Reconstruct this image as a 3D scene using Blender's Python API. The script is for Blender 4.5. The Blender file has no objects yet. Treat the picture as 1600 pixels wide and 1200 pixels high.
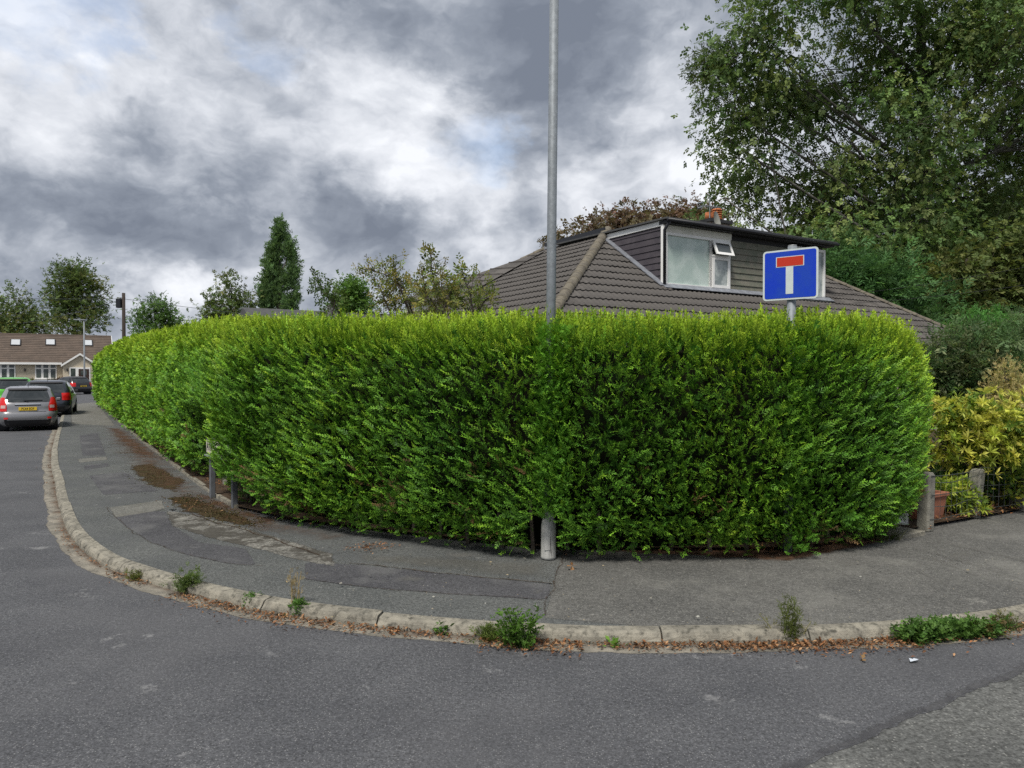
import bpy, bmesh, math, random
import numpy as np
from mathutils import Vector, Matrix, noise as mnoise
from mathutils.geometry import tessellate_polygon

R = math.radians
random.seed(7); rng = np.random.default_rng(7)
scene = bpy.context.scene
C = scene.collection

# ------------------------------------------------------------------ camera
CAM_Z, FOC, CX, HOR = 1.62, 1150.0, 800.0, 585.0
cam_d = bpy.data.cameras.new('camera'); cam = bpy.data.objects.new('camera', cam_d); C.objects.link(cam)
cam_d.sensor_width = 36; cam_d.lens = 36 * FOC / 1600; cam_d.clip_end = 6000; cam_d.clip_start = .05
cam.location = (0, 0, CAM_Z); cam.rotation_euler = (R(90) - math.atan(15 / FOC), 0, 0)
scene.camera = cam

# ------------------------------------------------------------------ sun, exposure
SUN_EL, SUN_AZ = 56.0, -158.0            # azimuth from +Y (view direction), negative = to the left
def pix_dir(x, y): return Vector(((x - CX) / FOC, 1, (HOR - y) / FOC)).normalized()
sd = Vector((math.sin(R(SUN_AZ)) * math.cos(R(SUN_EL)), math.cos(R(SUN_AZ)) * math.cos(R(SUN_EL)), math.sin(R(SUN_EL))))
sl = bpy.data.lights.new('sun', 'SUN'); so = bpy.data.objects.new('sun', sl); C.objects.link(so)
sl.energy = 1.5; sl.angle = R(14); sl.color = (1, .95, .86)
so.rotation_euler = (-sd).to_track_quat('-Z', 'Y').to_euler()
vs = scene.view_settings
vs.view_transform = 'Standard'; vs.look = 'None'; vs.gamma = 1; vs.use_curve_mapping = False; vs.exposure = 1.38
scene.cycles.use_denoising = False
scene.cycles.max_bounces = 5; scene.cycles.diffuse_bounces = 3; scene.cycles.transmission_bounces = 4
scene.cycles.transparent_max_bounces = 8; scene.cycles.caustics_reflective = False; scene.cycles.caustics_refractive = False

# ------------------------------------------------------------------ world: broken grey cloud over a blue sky
world = bpy.data.worlds.new('World'); scene.world = world; world.use_nodes = True
wt = world.node_tree; wn, wl = wt.nodes, wt.links; wn.clear()
class NT:
    def __init__(s, tree): s.t = tree
    def n(s, typ, **kw):
        nd = s.t.nodes.new(typ)
        for k, v in kw.items():
            if k.startswith('i_'):
                key = k[2:]
                key = int(key) if key.isdigit() else key
                s.put(nd.inputs[key], v)
            else: setattr(nd, k, v)
        return nd
    def put(s, sock, v):
        if isinstance(v, bpy.types.NodeSocket): s.t.links.new(v, sock)
        elif isinstance(v, bpy.types.Node): s.t.links.new(v.outputs[0], sock)
        else: sock.default_value = v
    def math(s, op, a, b=0.0, c=0.0, clamp=False):
        nd = s.t.nodes.new('ShaderNodeMath'); nd.operation = op; nd.use_clamp = clamp
        s.put(nd.inputs[0], a); s.put(nd.inputs[1], b); s.put(nd.inputs[2], c); return nd.outputs[0]
    def vmath(s, op, a, b=(0, 0, 0), out=0, scale=None):
        nd = s.t.nodes.new('ShaderNodeVectorMath'); nd.operation = op
        s.put(nd.inputs[0], a); s.put(nd.inputs[1], b)
        if scale is not None: s.put(nd.inputs['Scale'], scale)
        return nd.outputs[out]
    def noise(s, vec, scale, detail=4, rough=.55, dist=0.0, color=False):
        nd = s.n('ShaderNodeTexNoise'); s.put(nd.inputs['Vector'], vec)
        nd.inputs['Scale'].default_value = scale; nd.inputs['Detail'].default_value = detail
        nd.inputs['Roughness'].default_value = rough; nd.inputs['Distortion'].default_value = dist
        return nd.outputs['Color' if color else 'Fac']
    def mapr(s, v, a, b, c=0.0, d=1.0, smooth=True):
        nd = s.n('ShaderNodeMapRange'); nd.interpolation_type = 'SMOOTHSTEP' if smooth else 'LINEAR'
        s.put(nd.inputs['Value'], v)
        for k, x in zip(('From Min', 'From Max', 'To Min', 'To Max'), (a, b, c, d)): s.put(nd.inputs[k], x)
        return nd.outputs[0]
    def ramp(s, v, stops):
        nd = s.n('ShaderNodeValToRGB'); s.put(nd.inputs[0], v); e = nd.color_ramp.elements
        while len(e) < len(stops): e.new(.5)
        for el, (p, c) in zip(e, stops): el.position = p; el.color = tuple(c) + (1,) if len(c) == 3 else c
        return nd.outputs[0]
    def mix(s, f, a, b, mode='MIX'):
        nd = s.n('ShaderNodeMix', data_type='RGBA', blend_type=mode); nd.clamp_factor = True
        s.put(nd.inputs[0], f); s.put(nd.inputs[6], a if not isinstance(a, tuple) else tuple(a[:3]) + (1,))
        s.put(nd.inputs[7], b if not isinstance(b, tuple) else tuple(b[:3]) + (1,)); return nd.outputs[2]
W = NT(wt)
tc = W.n('ShaderNodeTexCoord'); N = W.vmath('NORMALIZE', tc.outputs['Generated'])
sep = W.n('ShaderNodeSeparateXYZ'); W.put(sep.inputs[0], N)
zz = W.math('ADD', W.math('MAXIMUM', sep.outputs[2], 0.0), .30)
comb = W.n('ShaderNodeCombineXYZ'); W.put(comb.inputs[0], W.math('DIVIDE', sep.outputs[0], zz)); W.put(comb.inputs[1], W.math('DIVIDE', sep.outputs[1], zz))
P = W.vmath('ADD', W.vmath('ADD', W.vmath('MULTIPLY', N, (2.6, 2.6, 4.4)), W.vmath('SCALE', comb.outputs[0], scale=.22)), (3.7, 1.9, .6))
wv = W.vmath('SUBTRACT', W.noise(P, 1.1, 5, .6, color=True), (.5, .5, .5))
Pw = W.vmath('ADD', P, W.vmath('SCALE', wv, scale=.55))
n1 = W.noise(Pw, 1.0, 9, .5); n2 = W.noise(Pw, 4.6, 8, .55)
wv2 = W.vmath('SUBTRACT', W.noise(P, 1.9, 7, .62, color=True), (.5, .5, .5))
Nw = W.vmath('NORMALIZE', W.vmath('ADD', N, W.vmath('SCALE', wv2, scale=.26)))
val = W.math('ADD', W.math('ADD', W.math('MULTIPLY', n1, 1.15), W.math('MULTIPLY', n2, .7)), W.math('MULTIPLY', W.noise(Pw, 2.2, 8, .52), 1.0))
val = W.math('SUBTRACT', val, .96)
# cloud masses: direction (as seen from the street corner), angular radius in degrees, amount (+ bright, - dark)
for (x, y, rad, amt) in [(760, 40, 13, -.17), (930, 60, 13, -.16), (640, 60, 9, -.12), (1080, 60, 10, -.12), (860, 150, 7, -.12),
                         (200, 130, 13, .30), (60, 160, 9, .16), (420, 140, 10, .22), (330, 240, 8, -.10), (640, 215, 7, .26), (740, 240, 7, .26), (1000, 240, 9, .20),
                         (120, 330, 8, -.24), (300, 310, 8, -.20), (470, 320, 8, -.12), (330, 400, 6, -.22), (100, 400, 6, -.18), (540, 400, 6, -.20), (640, 395, 5, -.2),
                         (700, 330, 6, .10), (250, 450, 3.5, .30), (310, 465, 3, .26), (720, 405, 4, .24), (60, 250, 8, .14), (1010, 330, 7, .16), (420, 265, 5, .10)]:
    d = W.vmath('DOT_PRODUCT', Nw, tuple(pix_dir(x, y)), out=1)
    val = W.math('ADD', val, W.mapr(d, math.cos(R(rad)), 1.0, 0, amt * .62))
val = W.math('ADD', W.math('MULTIPLY', W.math('SUBTRACT', val, .5), 1.28), .51)
cloud_col = W.ramp(val, [(.0, (.17, .195, .245)), (.25, (.25, .28, .335)), (.48, (.395, .425, .48)), (.72, (.60, .625, .675)), (1.0, (.80, .82, .86))])
gap = W.noise(Pw, 1.3, 6, .55)
gv = W.math('SUBTRACT', gap, .5)
for (x, y, rad, amt) in [(60, 25, 7, .5), (420, 45, 4, .34), (745, 235, 4.5, .30), (960, 15, 3, .2)]:
    d = W.vmath('DOT_PRODUCT', Nw, tuple(pix_dir(x, y)), out=1)
    gv = W.math('ADD', gv, W.mapr(d, math.cos(R(rad)), 1.0, 0, amt))
gm = W.mapr(gv, .2, .6, 0, .5)
sky = W.n('ShaderNodeTexSky', sky_type='NISHITA', sun_disc=False)
sky.sun_elevation = R(SUN_EL); sky.sun_rotation = R(SUN_AZ); sky.altitude = 50; sky.air_density = 1; sky.dust_density = 2.0
bg1 = W.n('ShaderNodeBackground', i_Color=sky.outputs[0], i_Strength=.085)
bg2 = W.n('ShaderNodeBackground', i_Color=cloud_col, i_Strength=.46)
mx = W.n('ShaderNodeMixShader'); W.put(mx.inputs[0], gm); W.put(mx.inputs[1], bg2.outputs[0]); W.put(mx.inputs[2], bg1.outputs[0])
wo = W.n('ShaderNodeOutputWorld'); W.put(wo.inputs[0], mx.outputs[0])

# ------------------------------------------------------------------ helpers
def srgb(r, g, b):
    f = lambda c: (c / 255 / 12.92) if c / 255 <= .04045 else ((c / 255 + .055) / 1.055) ** 2.4
    return (f(r), f(g), f(b))
def V(*a): return np.array(a, float)
def world_at(x, y, d): return ((x - CX) / FOC * d, d, CAM_Z + (HOR - y) / FOC * d)     # a measured picture point at depth d
def ground_at(x, y, z=0.0):
    d = (CAM_Z - z) * FOC / (y - HOR); return ((x - CX) / FOC * d, d)
UX, UY = -.525, .851        # the side road runs this way
VX, VY = .851, .525         # the main road runs this way
U3, V3, Z3 = V(UX, UY, 0), V(VX, VY, 0), V(0, 0, 1)

def tag(o, label=None, cat=None, group=None, kind=None):
    if label: o['label'] = label
    if cat: o['category'] = cat
    if group: o['group'] = group
    if kind: o['kind'] = kind
    return o
def empty(name, loc=(0, 0, 0), rz=0, parent=None):
    o = bpy.data.objects.new(name, None); C.objects.link(o); o.location = loc; o.rotation_euler = (0, 0, rz); o.empty_display_size = .1
    if parent: o.parent = parent
    return o

class MB:
    def __init__(s): s.v = []; s.f = []
    def add(s, vs, fs):
        b = len(s.v); s.v += [tuple(map(float, q)) for q in vs]; s.f += [tuple(b + i for i in f) for f in fs]; return s
    def box(s, c, size, ax=None):
        c = np.array(c, float); a = [V(1, 0, 0), V(0, 1, 0), Z3] if ax is None else [np.array(q, float) for q in ax]
        h = [a[i] * size[i] / 2 for i in range(3)]
        vs = [c + sx * h[0] + sy * h[1] + sz * h[2] for sz in (-1, 1) for sy in (-1, 1) for sx in (-1, 1)]
        return s.add(vs, [(0, 2, 3, 1), (4, 5, 7, 6), (0, 1, 5, 4), (2, 6, 7, 3), (0, 4, 6, 2), (1, 3, 7, 5)])
    def tube(s, pts, rads, n=8, cap=True):
        pts = [np.array(p, float) for p in pts]
        if np.isscalar(rads): rads = [rads] * len(pts)
        rings = []; prev = None
        for i, p in enumerate(pts):
            t = pts[min(i + 1, len(pts) - 1)] - pts[max(i - 1, 0)]; t = t / (np.linalg.norm(t) + 1e-9)
            if prev is None:
                a = np.cross(t, V(0, 0, 1) if abs(t[2]) < .9 else V(1, 0, 0))
            else: a = prev - t * np.dot(prev, t)
            a = a / (np.linalg.norm(a) + 1e-9); prev = a; b = np.cross(t, a)
            rings.append([p + rads[i] * (math.cos(2 * math.pi * k / n) * a + math.sin(2 * math.pi * k / n) * b) for k in range(n)])
        vs = [q for r in rings for q in r]; fs = []
        for i in range(len(pts) - 1):
            for k in range(n):
                k2 = (k + 1) % n; fs.append((i * n + k, i * n + k2, (i + 1) * n + k2, (i + 1) * n + k))
        if cap: fs += [tuple(range(n))[::-1], tuple((len(pts) - 1) * n + k for k in range(n))]
        return s.add(vs, fs)
    def prism(s, poly, ext):          # poly: 3-D points, ext: extrusion vector
        n = len(poly); poly = [np.array(p, float) for p in poly]; e = np.array(ext, float)
        return s.add(poly + [p + e for p in poly], [tuple(range(n))[::-1], tuple(range(n, 2 * n))] + [(i, (i + 1) % n, n + (i + 1) % n, n + i) for i in range(n)])
    def grid(s, f, nu, nv):
        vs = [f(i / nu, j / nv) for j in range(nv + 1) for i in range(nu + 1)]
        return s.add(vs, [(j * (nu + 1) + i, j * (nu + 1) + i + 1, (j + 1) * (nu + 1) + i + 1, (j + 1) * (nu + 1) + i) for j in range(nv) for i in range(nu)])
    def build(s, name, mat, parent=None, smooth=False, bevel=0, fix=True):
        me = bpy.data.meshes.new(name); me.from_pydata(s.v, [], s.f)
        if fix or bevel:
            bm = bmesh.new(); bm.from_mesh(me)
            if fix: bmesh.ops.recalc_face_normals(bm, faces=bm.faces)
            if bevel: bmesh.ops.bevel(bm, geom=list(bm.edges), offset=bevel, segments=1, affect='EDGES')
            bm.to_mesh(me); bm.free()
        me.materials.append(mat)
        if smooth: me.shade_smooth()
        o = bpy.data.objects.new(name, me); C.objects.link(o)
        if parent: o.parent = parent
        return o
def np_mesh(name, verts, quads, mat, parent=None, cols=None, smooth=False, nper=4):
    me = bpy.data.meshes.new(name); nv, nf = len(verts), len(quads)
    me.vertices.add(nv); me.vertices.foreach_set('co', np.ascontiguousarray(verts, np.float32).ravel())
    me.loops.add(nf * nper); me.loops.foreach_set('vertex_index', np.ascontiguousarray(quads, np.int32).ravel())
    me.polygons.add(nf); me.polygons.foreach_set('loop_start', np.arange(nf, dtype=np.int32) * nper)
    me.update(calc_edges=True)
    if cols is not None:
        a = me.color_attributes.new('Col', 'FLOAT_COLOR', 'POINT')
        cc = np.ones((nv, 4), np.float32); cc[:, :cols.shape[1]] = cols; a.data.foreach_set('color', cc.ravel())
    me.materials.append(mat)
    if smooth: me.shade_smooth()
    o = bpy.data.objects.new(name, me); C.objects.link(o)
    if parent: o.parent = parent
    return o
def scatter(name, tmpl, pos, axis, nrm, scale, cols, mat, parent=None, tipcol=None):
    """copies of one small leaf/spray template: axis = its y, nrm = its z. cols (n,3); tipcol (n,3) blended in by template tip weight"""
    tv, tf, tw = tmpl; n = len(pos)
    if np.ndim(scale) == 1: scale = np.repeat(np.asarray(scale)[:, None], 3, 1)
    y = axis / (np.linalg.norm(axis, axis=1, keepdims=True) + 1e-9)
    x = np.cross(y, nrm); x /= (np.linalg.norm(x, axis=1, keepdims=True) + 1e-9); z = np.cross(x, y)
    v = (pos[:, None, :] + tv[None, :, 0:1] * x[:, None, :] * scale[:, None, 0:1] + tv[None, :, 1:2] * y[:, None, :] * scale[:, None, 1:2] + tv[None, :, 2:3] * z[:, None, :] * scale[:, None, 2:3])
    f = tf[None, :, :] + (np.arange(n) * len(tv))[:, None, None]
    if tipcol is None: tipcol = cols
    cv = cols[:, None, :] * (1 - tw[None, :, None]) + tipcol[:, None, :] * tw[None, :, None]
    return np_mesh(name, v.reshape(-1, 3), f.reshape(-1, tf.shape[1]), mat, parent, cv.reshape(-1, 3))
def join_np(name, objs, parent=None):        # merge several scatter results of ONE crown into one mesh
    vs, fs, cs, b = [], [], [], 0
    mat = objs[0].data.materials[0]
    for o in objs:
        me = o.data; n = len(me.vertices); v = np.empty(n * 3, np.float32); me.vertices.foreach_get('co', v); vs.append(v.reshape(-1, 3))
        l = np.empty(len(me.loops), np.int32); me.loops.foreach_get('vertex_index', l); fs.append(l.reshape(-1, 4) + b)
        c = np.empty(n * 4, np.float32); me.color_attributes['Col'].data.foreach_get('color', c); cs.append(c.reshape(-1, 4)[:, :3]); b += n
        bpy.data.objects.remove(o); bpy.data.meshes.remove(me)
    return np_mesh(name, np.concatenate(vs), np.concatenate(fs), mat, parent, np.concatenate(cs))

# ------------------------------------------------------------------ materials
MATS = {}
def new_mat(name):
    m = bpy.data.materials.new(name); m.use_nodes = True; t = NT(m.node_tree); b = m.node_tree.nodes['Principled BSDF']; MATS[name] = m
    return m, t, b
def M(name, c1, rough=.7, c2=None, scale=4, detail=5, lo=.35, hi=.65, bump=0, bscale=40, spec=.35, metal=0, coat=0, c3=None, s3=20, lo3=.55, hi3=.7, stretch=None):
    m, t, b = new_mat(name)
    tcn = t.n('ShaderNodeTexCoord'); co = tcn.outputs['Object']
    if stretch: co = t.vmath('MULTIPLY', co, stretch)
    col = tuple(c1) + (1,)
    if c2 is not None: col = t.mix(t.mapr(t.noise(co, scale, detail, .6), lo, hi), tuple(c1), tuple(c2))
    if c3 is not None: col = t.mix(t.mapr(t.noise(co, s3, 6, .65), lo3, hi3), col if not isinstance(col, tuple) else col, tuple(c3))
    t.put(b.inputs['Base Color'], col)
    b.inputs['Roughness'].default_value = rough; b.inputs['Metallic'].default_value = metal; b.inputs['Specular IOR Level'].default_value = spec
    if coat: b.inputs['Coat Weight'].default_value = coat; b.inputs['Coat Roughness'].default_value = .05
    if bump:
        bn = t.n('ShaderNodeBump'); bn.inputs['Strength'].default_value = bump; bn.inputs['Distance'].default_value = .02
        t.put(bn.inputs['Height'], t.noise(co, bscale, 5, .65)); t.put(b.inputs['Normal'], bn.outputs[0])
    return m
def foliage_mat(name, trans=.35, rough=.55, spec=.2):
    m, t, b = new_mat(name); at = t.n('ShaderNodeVertexColor', layer_name='Col')
    t.put(b.inputs['Base Color'], at.outputs[0]); b.inputs['Roughness'].default_value = rough; b.inputs['Specular IOR Level'].default_value = spec
    tr = t.n('ShaderNodeBsdfTranslucent'); t.put(tr.inputs[0], t.mix(.5, at.outputs[0], (1.0, 1.0, .35), 'MULTIPLY'))
    ms = t.n('ShaderNodeMixShader'); ms.inputs[0].default_value = trans
    t.put(ms.inputs[1], b.outputs[0]); t.put(ms.inputs[2], tr.outputs[0])
    out = [n for n in m.node_tree.nodes if n.type == 'OUTPUT_MATERIAL'][0]; t.put(out.inputs[0], ms.outputs[0]); return m
def asphalt(name, dark, light, speck, grain=95, stain=None, stain_scale=.7, sp_lo=.55, sp_hi=.72, bump=.5, big=.35):
    m, t, b = new_mat(name); co = t.n('ShaderNodeTexCoord').outputs['Object']
    base = t.mix(t.mapr(t.noise(co, 1.3, 6, .65), .3, .7), tuple(dark), tuple(light))
    g = t.noise(co, grain, 3, .7)
    vor = t.n('ShaderNodeTexVoronoi'); t.put(vor.inputs['Vector'], co); vor.inputs['Scale'].default_value = grain * 1.1
    gr = t.math('MULTIPLY', t.mapr(g, .3, .7, .48, 1.52, False), t.mapr(t.noise(co, grain * .42, 3, .7), .3, .7, .62, 1.38, False))
    base = t.mix(1.0, base, t.n('ShaderNodeCombineColor', i_0=gr, i_1=gr, i_2=gr).outputs[0], 'MULTIPLY')
    # single pale stones in the binder
    sepc = t.n('ShaderNodeSeparateColor'); t.put(sepc.inputs[0], vor.outputs['Color'])
    stone = t.math('MULTIPLY', t.mapr(sepc.outputs[0], .72, .88), t.mapr(vor.outputs['Distance'], .45, .15))
    base = t.mix(t.math('MULTIPLY', stone, .75), base, tuple(speck))
    if stain is not None:
        sn = t.math('ADD', t.noise(co, stain_scale, 7, .62), t.math('MULTIPLY', t.noise(co, 13, 4, .7), .12))
        base = t.mix(t.mapr(sn, sp_lo, sp_hi, 0, big), base, tuple(stain))
        sn2 = t.math('ADD', t.noise(t.vmath('ADD', co, (7, 3, 1)), 2.6, 7, .66), t.math('MULTIPLY', t.noise(co, 40, 3, .7), .22))
        base = t.mix(t.mapr(sn2, .74, .84, 0, .5), base, tuple(speck))
    t.put(b.inputs['Base Color'], base); b.inputs['Roughness'].default_value = .88; b.inputs['Specular IOR Level'].default_value = .3
    bn = t.n('ShaderNodeBump'); bn.inputs['Strength'].default_value = bump; bn.inputs['Distance'].default_value = .006
    t.put(bn.inputs['Height'], t.math('SUBTRACT', g, t.math('MULTIPLY', vor.outputs['Distance'], .6))); t.put(b.inputs['Normal'], bn.outputs[0])
    return m
def patch_mat(name, src, edge_noise=.05, nscale=9, soft=.02, opacity=1.0, thresh=.0):
    """copy of a surface material that ends raggedly where the sheet's stored distance-to-edge runs out"""
    m = src.copy(); m.name = name; t = NT(m.node_tree); MATS[name] = m
    out = [n for n in m.node_tree.nodes if n.type == 'OUTPUT_MATERIAL'][0]; b = m.node_tree.nodes['Principled BSDF']
    at = t.n('ShaderNodeVertexColor', layer_name='Col'); sp = t.n('ShaderNodeSeparateColor'); t.put(sp.inputs[0], at.outputs[0])
    co = t.n('ShaderNodeTexCoord').outputs['Object']
    v = t.math('ADD', sp.outputs[0], t.math('MULTIPLY', t.math('SUBTRACT', t.noise(co, nscale, 7, .68), .5), edge_noise * 4))
    al = t.mapr(v, .3 + thresh, .3 + thresh + soft, 0, opacity)
    ms = t.n('ShaderNodeMixShader'); t.put(ms.inputs[0], al); t.put(ms.inputs[1], t.n('ShaderNodeBsdfTransparent').outputs[0]); t.put(ms.inputs[2], b.outputs[0])
    t.put(out.inputs[0], ms.outputs[0]); return m

m_leaf = foliage_mat('leaf', .42)
m_hedge = foliage_mat('hedge_leaf', .20, .5, .2)
m_litter = foliage_mat('dry_leaf', .12, .8, .1)
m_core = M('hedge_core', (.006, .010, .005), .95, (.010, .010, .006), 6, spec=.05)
m_bark = M('bark', (.09, .075, .06), .9, (.045, .038, .03), 9, bump=.5, bscale=25)
m_barkg = M('bark_grey', (.16, .15, .135), .9, (.075, .07, .062), 7, bump=.4, bscale=20)
m_road = asphalt('coarse_asphalt', (.082, .084, .082), (.118, .120, .115), (.30, .30, .28), 60, (.09, .09, .09), .5, bump=.9)
m_side = asphalt('dark_asphalt', (.066, .068, .075), (.094, .096, .103), (.30, .30, .30), 95, (.10, .10, .106), .55, .5, .72, .6, .45)
m_seam = M('bitumen_seam', (.06, .06, .066), .85, (.10, .10, .105), 9)
m_pave = asphalt('pavement_asphalt', (0.0735, 0.0784, 0.0784), (0.105, 0.1092, 0.1064), (.33, .33, .31), 110, (.085, .088, .092), .9, .52, .7, .5, .5)
m_pavec = asphalt('pavement_coarse', (0.09, 0.0893, 0.085), (0.121, 0.1188, 0.1116), (.36, .35, .32), 85, (.23, .225, .205), .8, .56, .74, .7, .45)
m_paved = asphalt('pavement_dark', (0.0546, 0.0546, 0.0608), (0.0764, 0.0764, 0.0827), (.25, .25, .25), 110, (.15, .15, .15), 1.4, .55, .72, .5, .5)
m_pavel = asphalt('pavement_light', (0.1224, 0.1224, 0.1116), (0.162, 0.1584, 0.144), (.38, .37, .34), 90, (.12, .115, .10), 2.2, .5, .66, .6, .5)
m_crack = asphalt('pavement_broken', (0.1275, 0.1237, 0.1125), (0.195, 0.1875, 0.1688), (.36, .35, .31), 45, (.055, .05, .042), 6, .5, .6, 1.2, .85)
m_moss = M('moss_dirt', (.045, .034, .018), .95, (.085, .062, .034), 9, c3=(.05, .058, .02), s3=6, bump=.9, bscale=60, spec=.1)
m_rust = M('needle_litter', (.16, .085, .05), .95, (.085, .055, .036), 16, bump=.6, bscale=90, spec=.1)
m_kerb = M('kerb_concrete', (.32, .298, .245), .9, (.20, .188, .158), 7, c3=(.09, .086, .072), s3=22, lo3=.46, hi3=.70, bump=.5, bscale=120, spec=.2)
m_gutter = M('gutter_concrete', (.29, .265, .22), .92, (.17, .158, .135), 5, c3=(.11, .105, .09), s3=14, lo3=.52, hi3=.7, bump=.5, bscale=80, spec=.2)
m_soil = M('soil', (.05, .036, .026), .95, (.085, .062, .045), 8, bump=.8, bscale=40, spec=.1)
m_grass = M('rough_grass', (.05, .085, .025), .95, (.085, .11, .035), 3, bump=.5, bscale=30, spec=.1)
m_galv = M('galvanised_steel', (.24, .265, .29), .6, (.19, .21, .23), 22, metal=.2, bump=.1, bscale=60, c3=(.33, .355, .38), s3=60, lo3=.6, hi3=.68)
m_galvbase = M('galvanised_base', (.50, .50, .48), .75, (.36, .36, .35), 14, metal=.0, c3=(.12, .12, .12), s3=11, lo3=.62, hi3=.66, stretch=(1, 1, .15))
m_white = M('white_upvc', (.86, .86, .85), .35, (.80, .80, .78), 3)
m_offwhite = M('offwhite_board', (.74, .73, .66), .55, (.64, .64, .57), 4)
m_black = M('black_plastic', (.018, .019, .024), .4)
m_dark = M('dark_trim', (.03, .03, .033), .6)
m_tile = M('concrete_tile', (.078, .072, .068), .85, (.118, .109, .102), 2.2, c3=(.058, .054, .050), s3=9, bump=.4, bscale=120, spec=.25)
m_hip = M('hip_tile', (.17, .15, .115), .9, (.11, .098, .08), 8, c3=(.24, .22, .16), s3=18, lo3=.58, hi3=.72, bump=.5, bscale=60)
m_slate = M('slate_cladding', (.055, .048, .058), .7, (.075, .066, .076), 3, bump=.2, bscale=50)
m_hung = M('hung_tile_green', (.15, .16, .125), .85, (.20, .19, .155), 5, c3=(.30, .29, .25), s3=28, lo3=.66, hi3=.72, bump=.3, bscale=60)
m_lead = M('lead_flashing', (.28, .30, .34), .5, (.2, .21, .24), 6, metal=.2)
m_felt = M('roof_felt', (.06, .062, .066), .9, (.085, .085, .085), 5)
m_render = M('cream_render', (.60, .53, .41), .9, (.54, .47, .36), 2)
m_brick = M('chimney_brick', (.22, .10, .07), .9, (.13, .075, .06), 12)
m_mortar = M('mortar', (.30, .27, .23), .95)
m_pot = M('orange_clay', (.46, .15, .05), .75, (.36, .12, .05), 12)
m_terra = M('terracotta', (.33, .13, .08), .8, (.24, .10, .065), 9)
m_concrete = M('post_concrete', (.25, .24, .205), .92, (.15, .146, .128), 10, bump=.4, bscale=60)
m_wire = M('fence_wire', (.10, .11, .11), .5, metal=.6)
m_wood = M('pole_wood', (.055, .042, .035), .9, (.035, .028, .025), 8, stretch=(6, 6, .6))
m_blue = M('sign_blue', (.004, .040, .50), .35, (.010, .055, .44), 7, spec=.4)
m_red = M('sign_red', (.50, .035, .015), .4)
m_signw = M('sign_white', (.60, .66, .66), .35, (.54, .60, .60), 10)
m_signback = M('sign_grey', (.35, .36, .37), .5, metal=.5)
m_namew = M('nameplate_cream', (.55, .52, .42), .6, (.42, .40, .32), 20)
m_tyre = M('tyre_rubber', (.014, .014, .015), .85)
m_rim = M('alloy_rim', (.38, .39, .41), .35, metal=.8)
m_tail = M('tail_lamp', (.55, .012, .012), .15, spec=.6)
m_tailw = M('tail_lamp_clear', (.55, .40, .38), .15, spec=.6)
m_plate = M('yellow_plate', (.72, .50, .04), .5)
m_chrome = M('chrome', (.62, .63, .65), .2, metal=.9)
def glass_mat(name, col, rough=.06, c2=None, scale=3, spec=.8):
    m, t, b = new_mat(name); co = t.n('ShaderNodeTexCoord').outputs['Object']
    t.put(b.inputs['Base Color'], t.mix(t.mapr(t.noise(co, scale, 4), .4, .62), tuple(col), tuple(c2 if c2 is not None else col)))
    b.inputs['Roughness'].default_value = rough; b.inputs['Specular IOR Level'].default_value = spec; return m
m_carglass = glass_mat('car_glass', (.025, .03, .032), .04)
m_pane = glass_mat('window_pane', (.10, .115, .11), .05, (.05, .06, .06), 1.5)
def clear_glass(name):
    m, t, b = new_mat(name); out = [n for n in m.node_tree.nodes if n.type == 'OUTPUT_MATERIAL'][0]
    gl = t.n('ShaderNodeBsdfGlossy'); gl.inputs['Roughness'].default_value = .02
    tr = t.n('ShaderNodeBsdfTransparent'); tr.inputs[0].default_value = (.86, .92, .88, 1)
    fr = t.n('ShaderNodeFresnel'); fr.inputs[0].default_value = 1.5
    ms = t.n('ShaderNodeMixShader'); t.put(ms.inputs[0], t.math('ADD', t.math('MULTIPLY', fr.outputs[0], 1.4), .06, clamp=True)); t.put(ms.inputs[1], tr.outputs[0]); t.put(ms.inputs[2], gl.outputs[0])
    t.put(out.inputs[0], ms.outputs[0]); return m
m_clear = clear_glass('clear_glass')
m_blind = M('pale_green_blind', (.56, .66, .61), .8, (.66, .74, .70), 3, c3=(.48, .58, .54), s3=4, stretch=(.3, .3, 4))
m_curtain = M('net_curtain', (.5, .53, .52), .9, (.36, .39, .39), 14, stretch=(1, 1, .1))
m_gblind = glass_mat('glazing_blind', (.40, .50, .46), .10, (.52, .61, .57), 2.2, .6); m_gcurtain = glass_mat('glazing_curtain', (.42, .46, .45), .08, (.22, .26, .26), 5, .7); m_gdark = glass_mat('glazing_dark', (.07, .08, .08), .05)
m_roomdark = M('dark_room', (.06, .065, .065), .9)
def paint(name, col, metal=.5): return M(name, col, .28, metal=metal, coat=.6, spec=.5)

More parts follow.
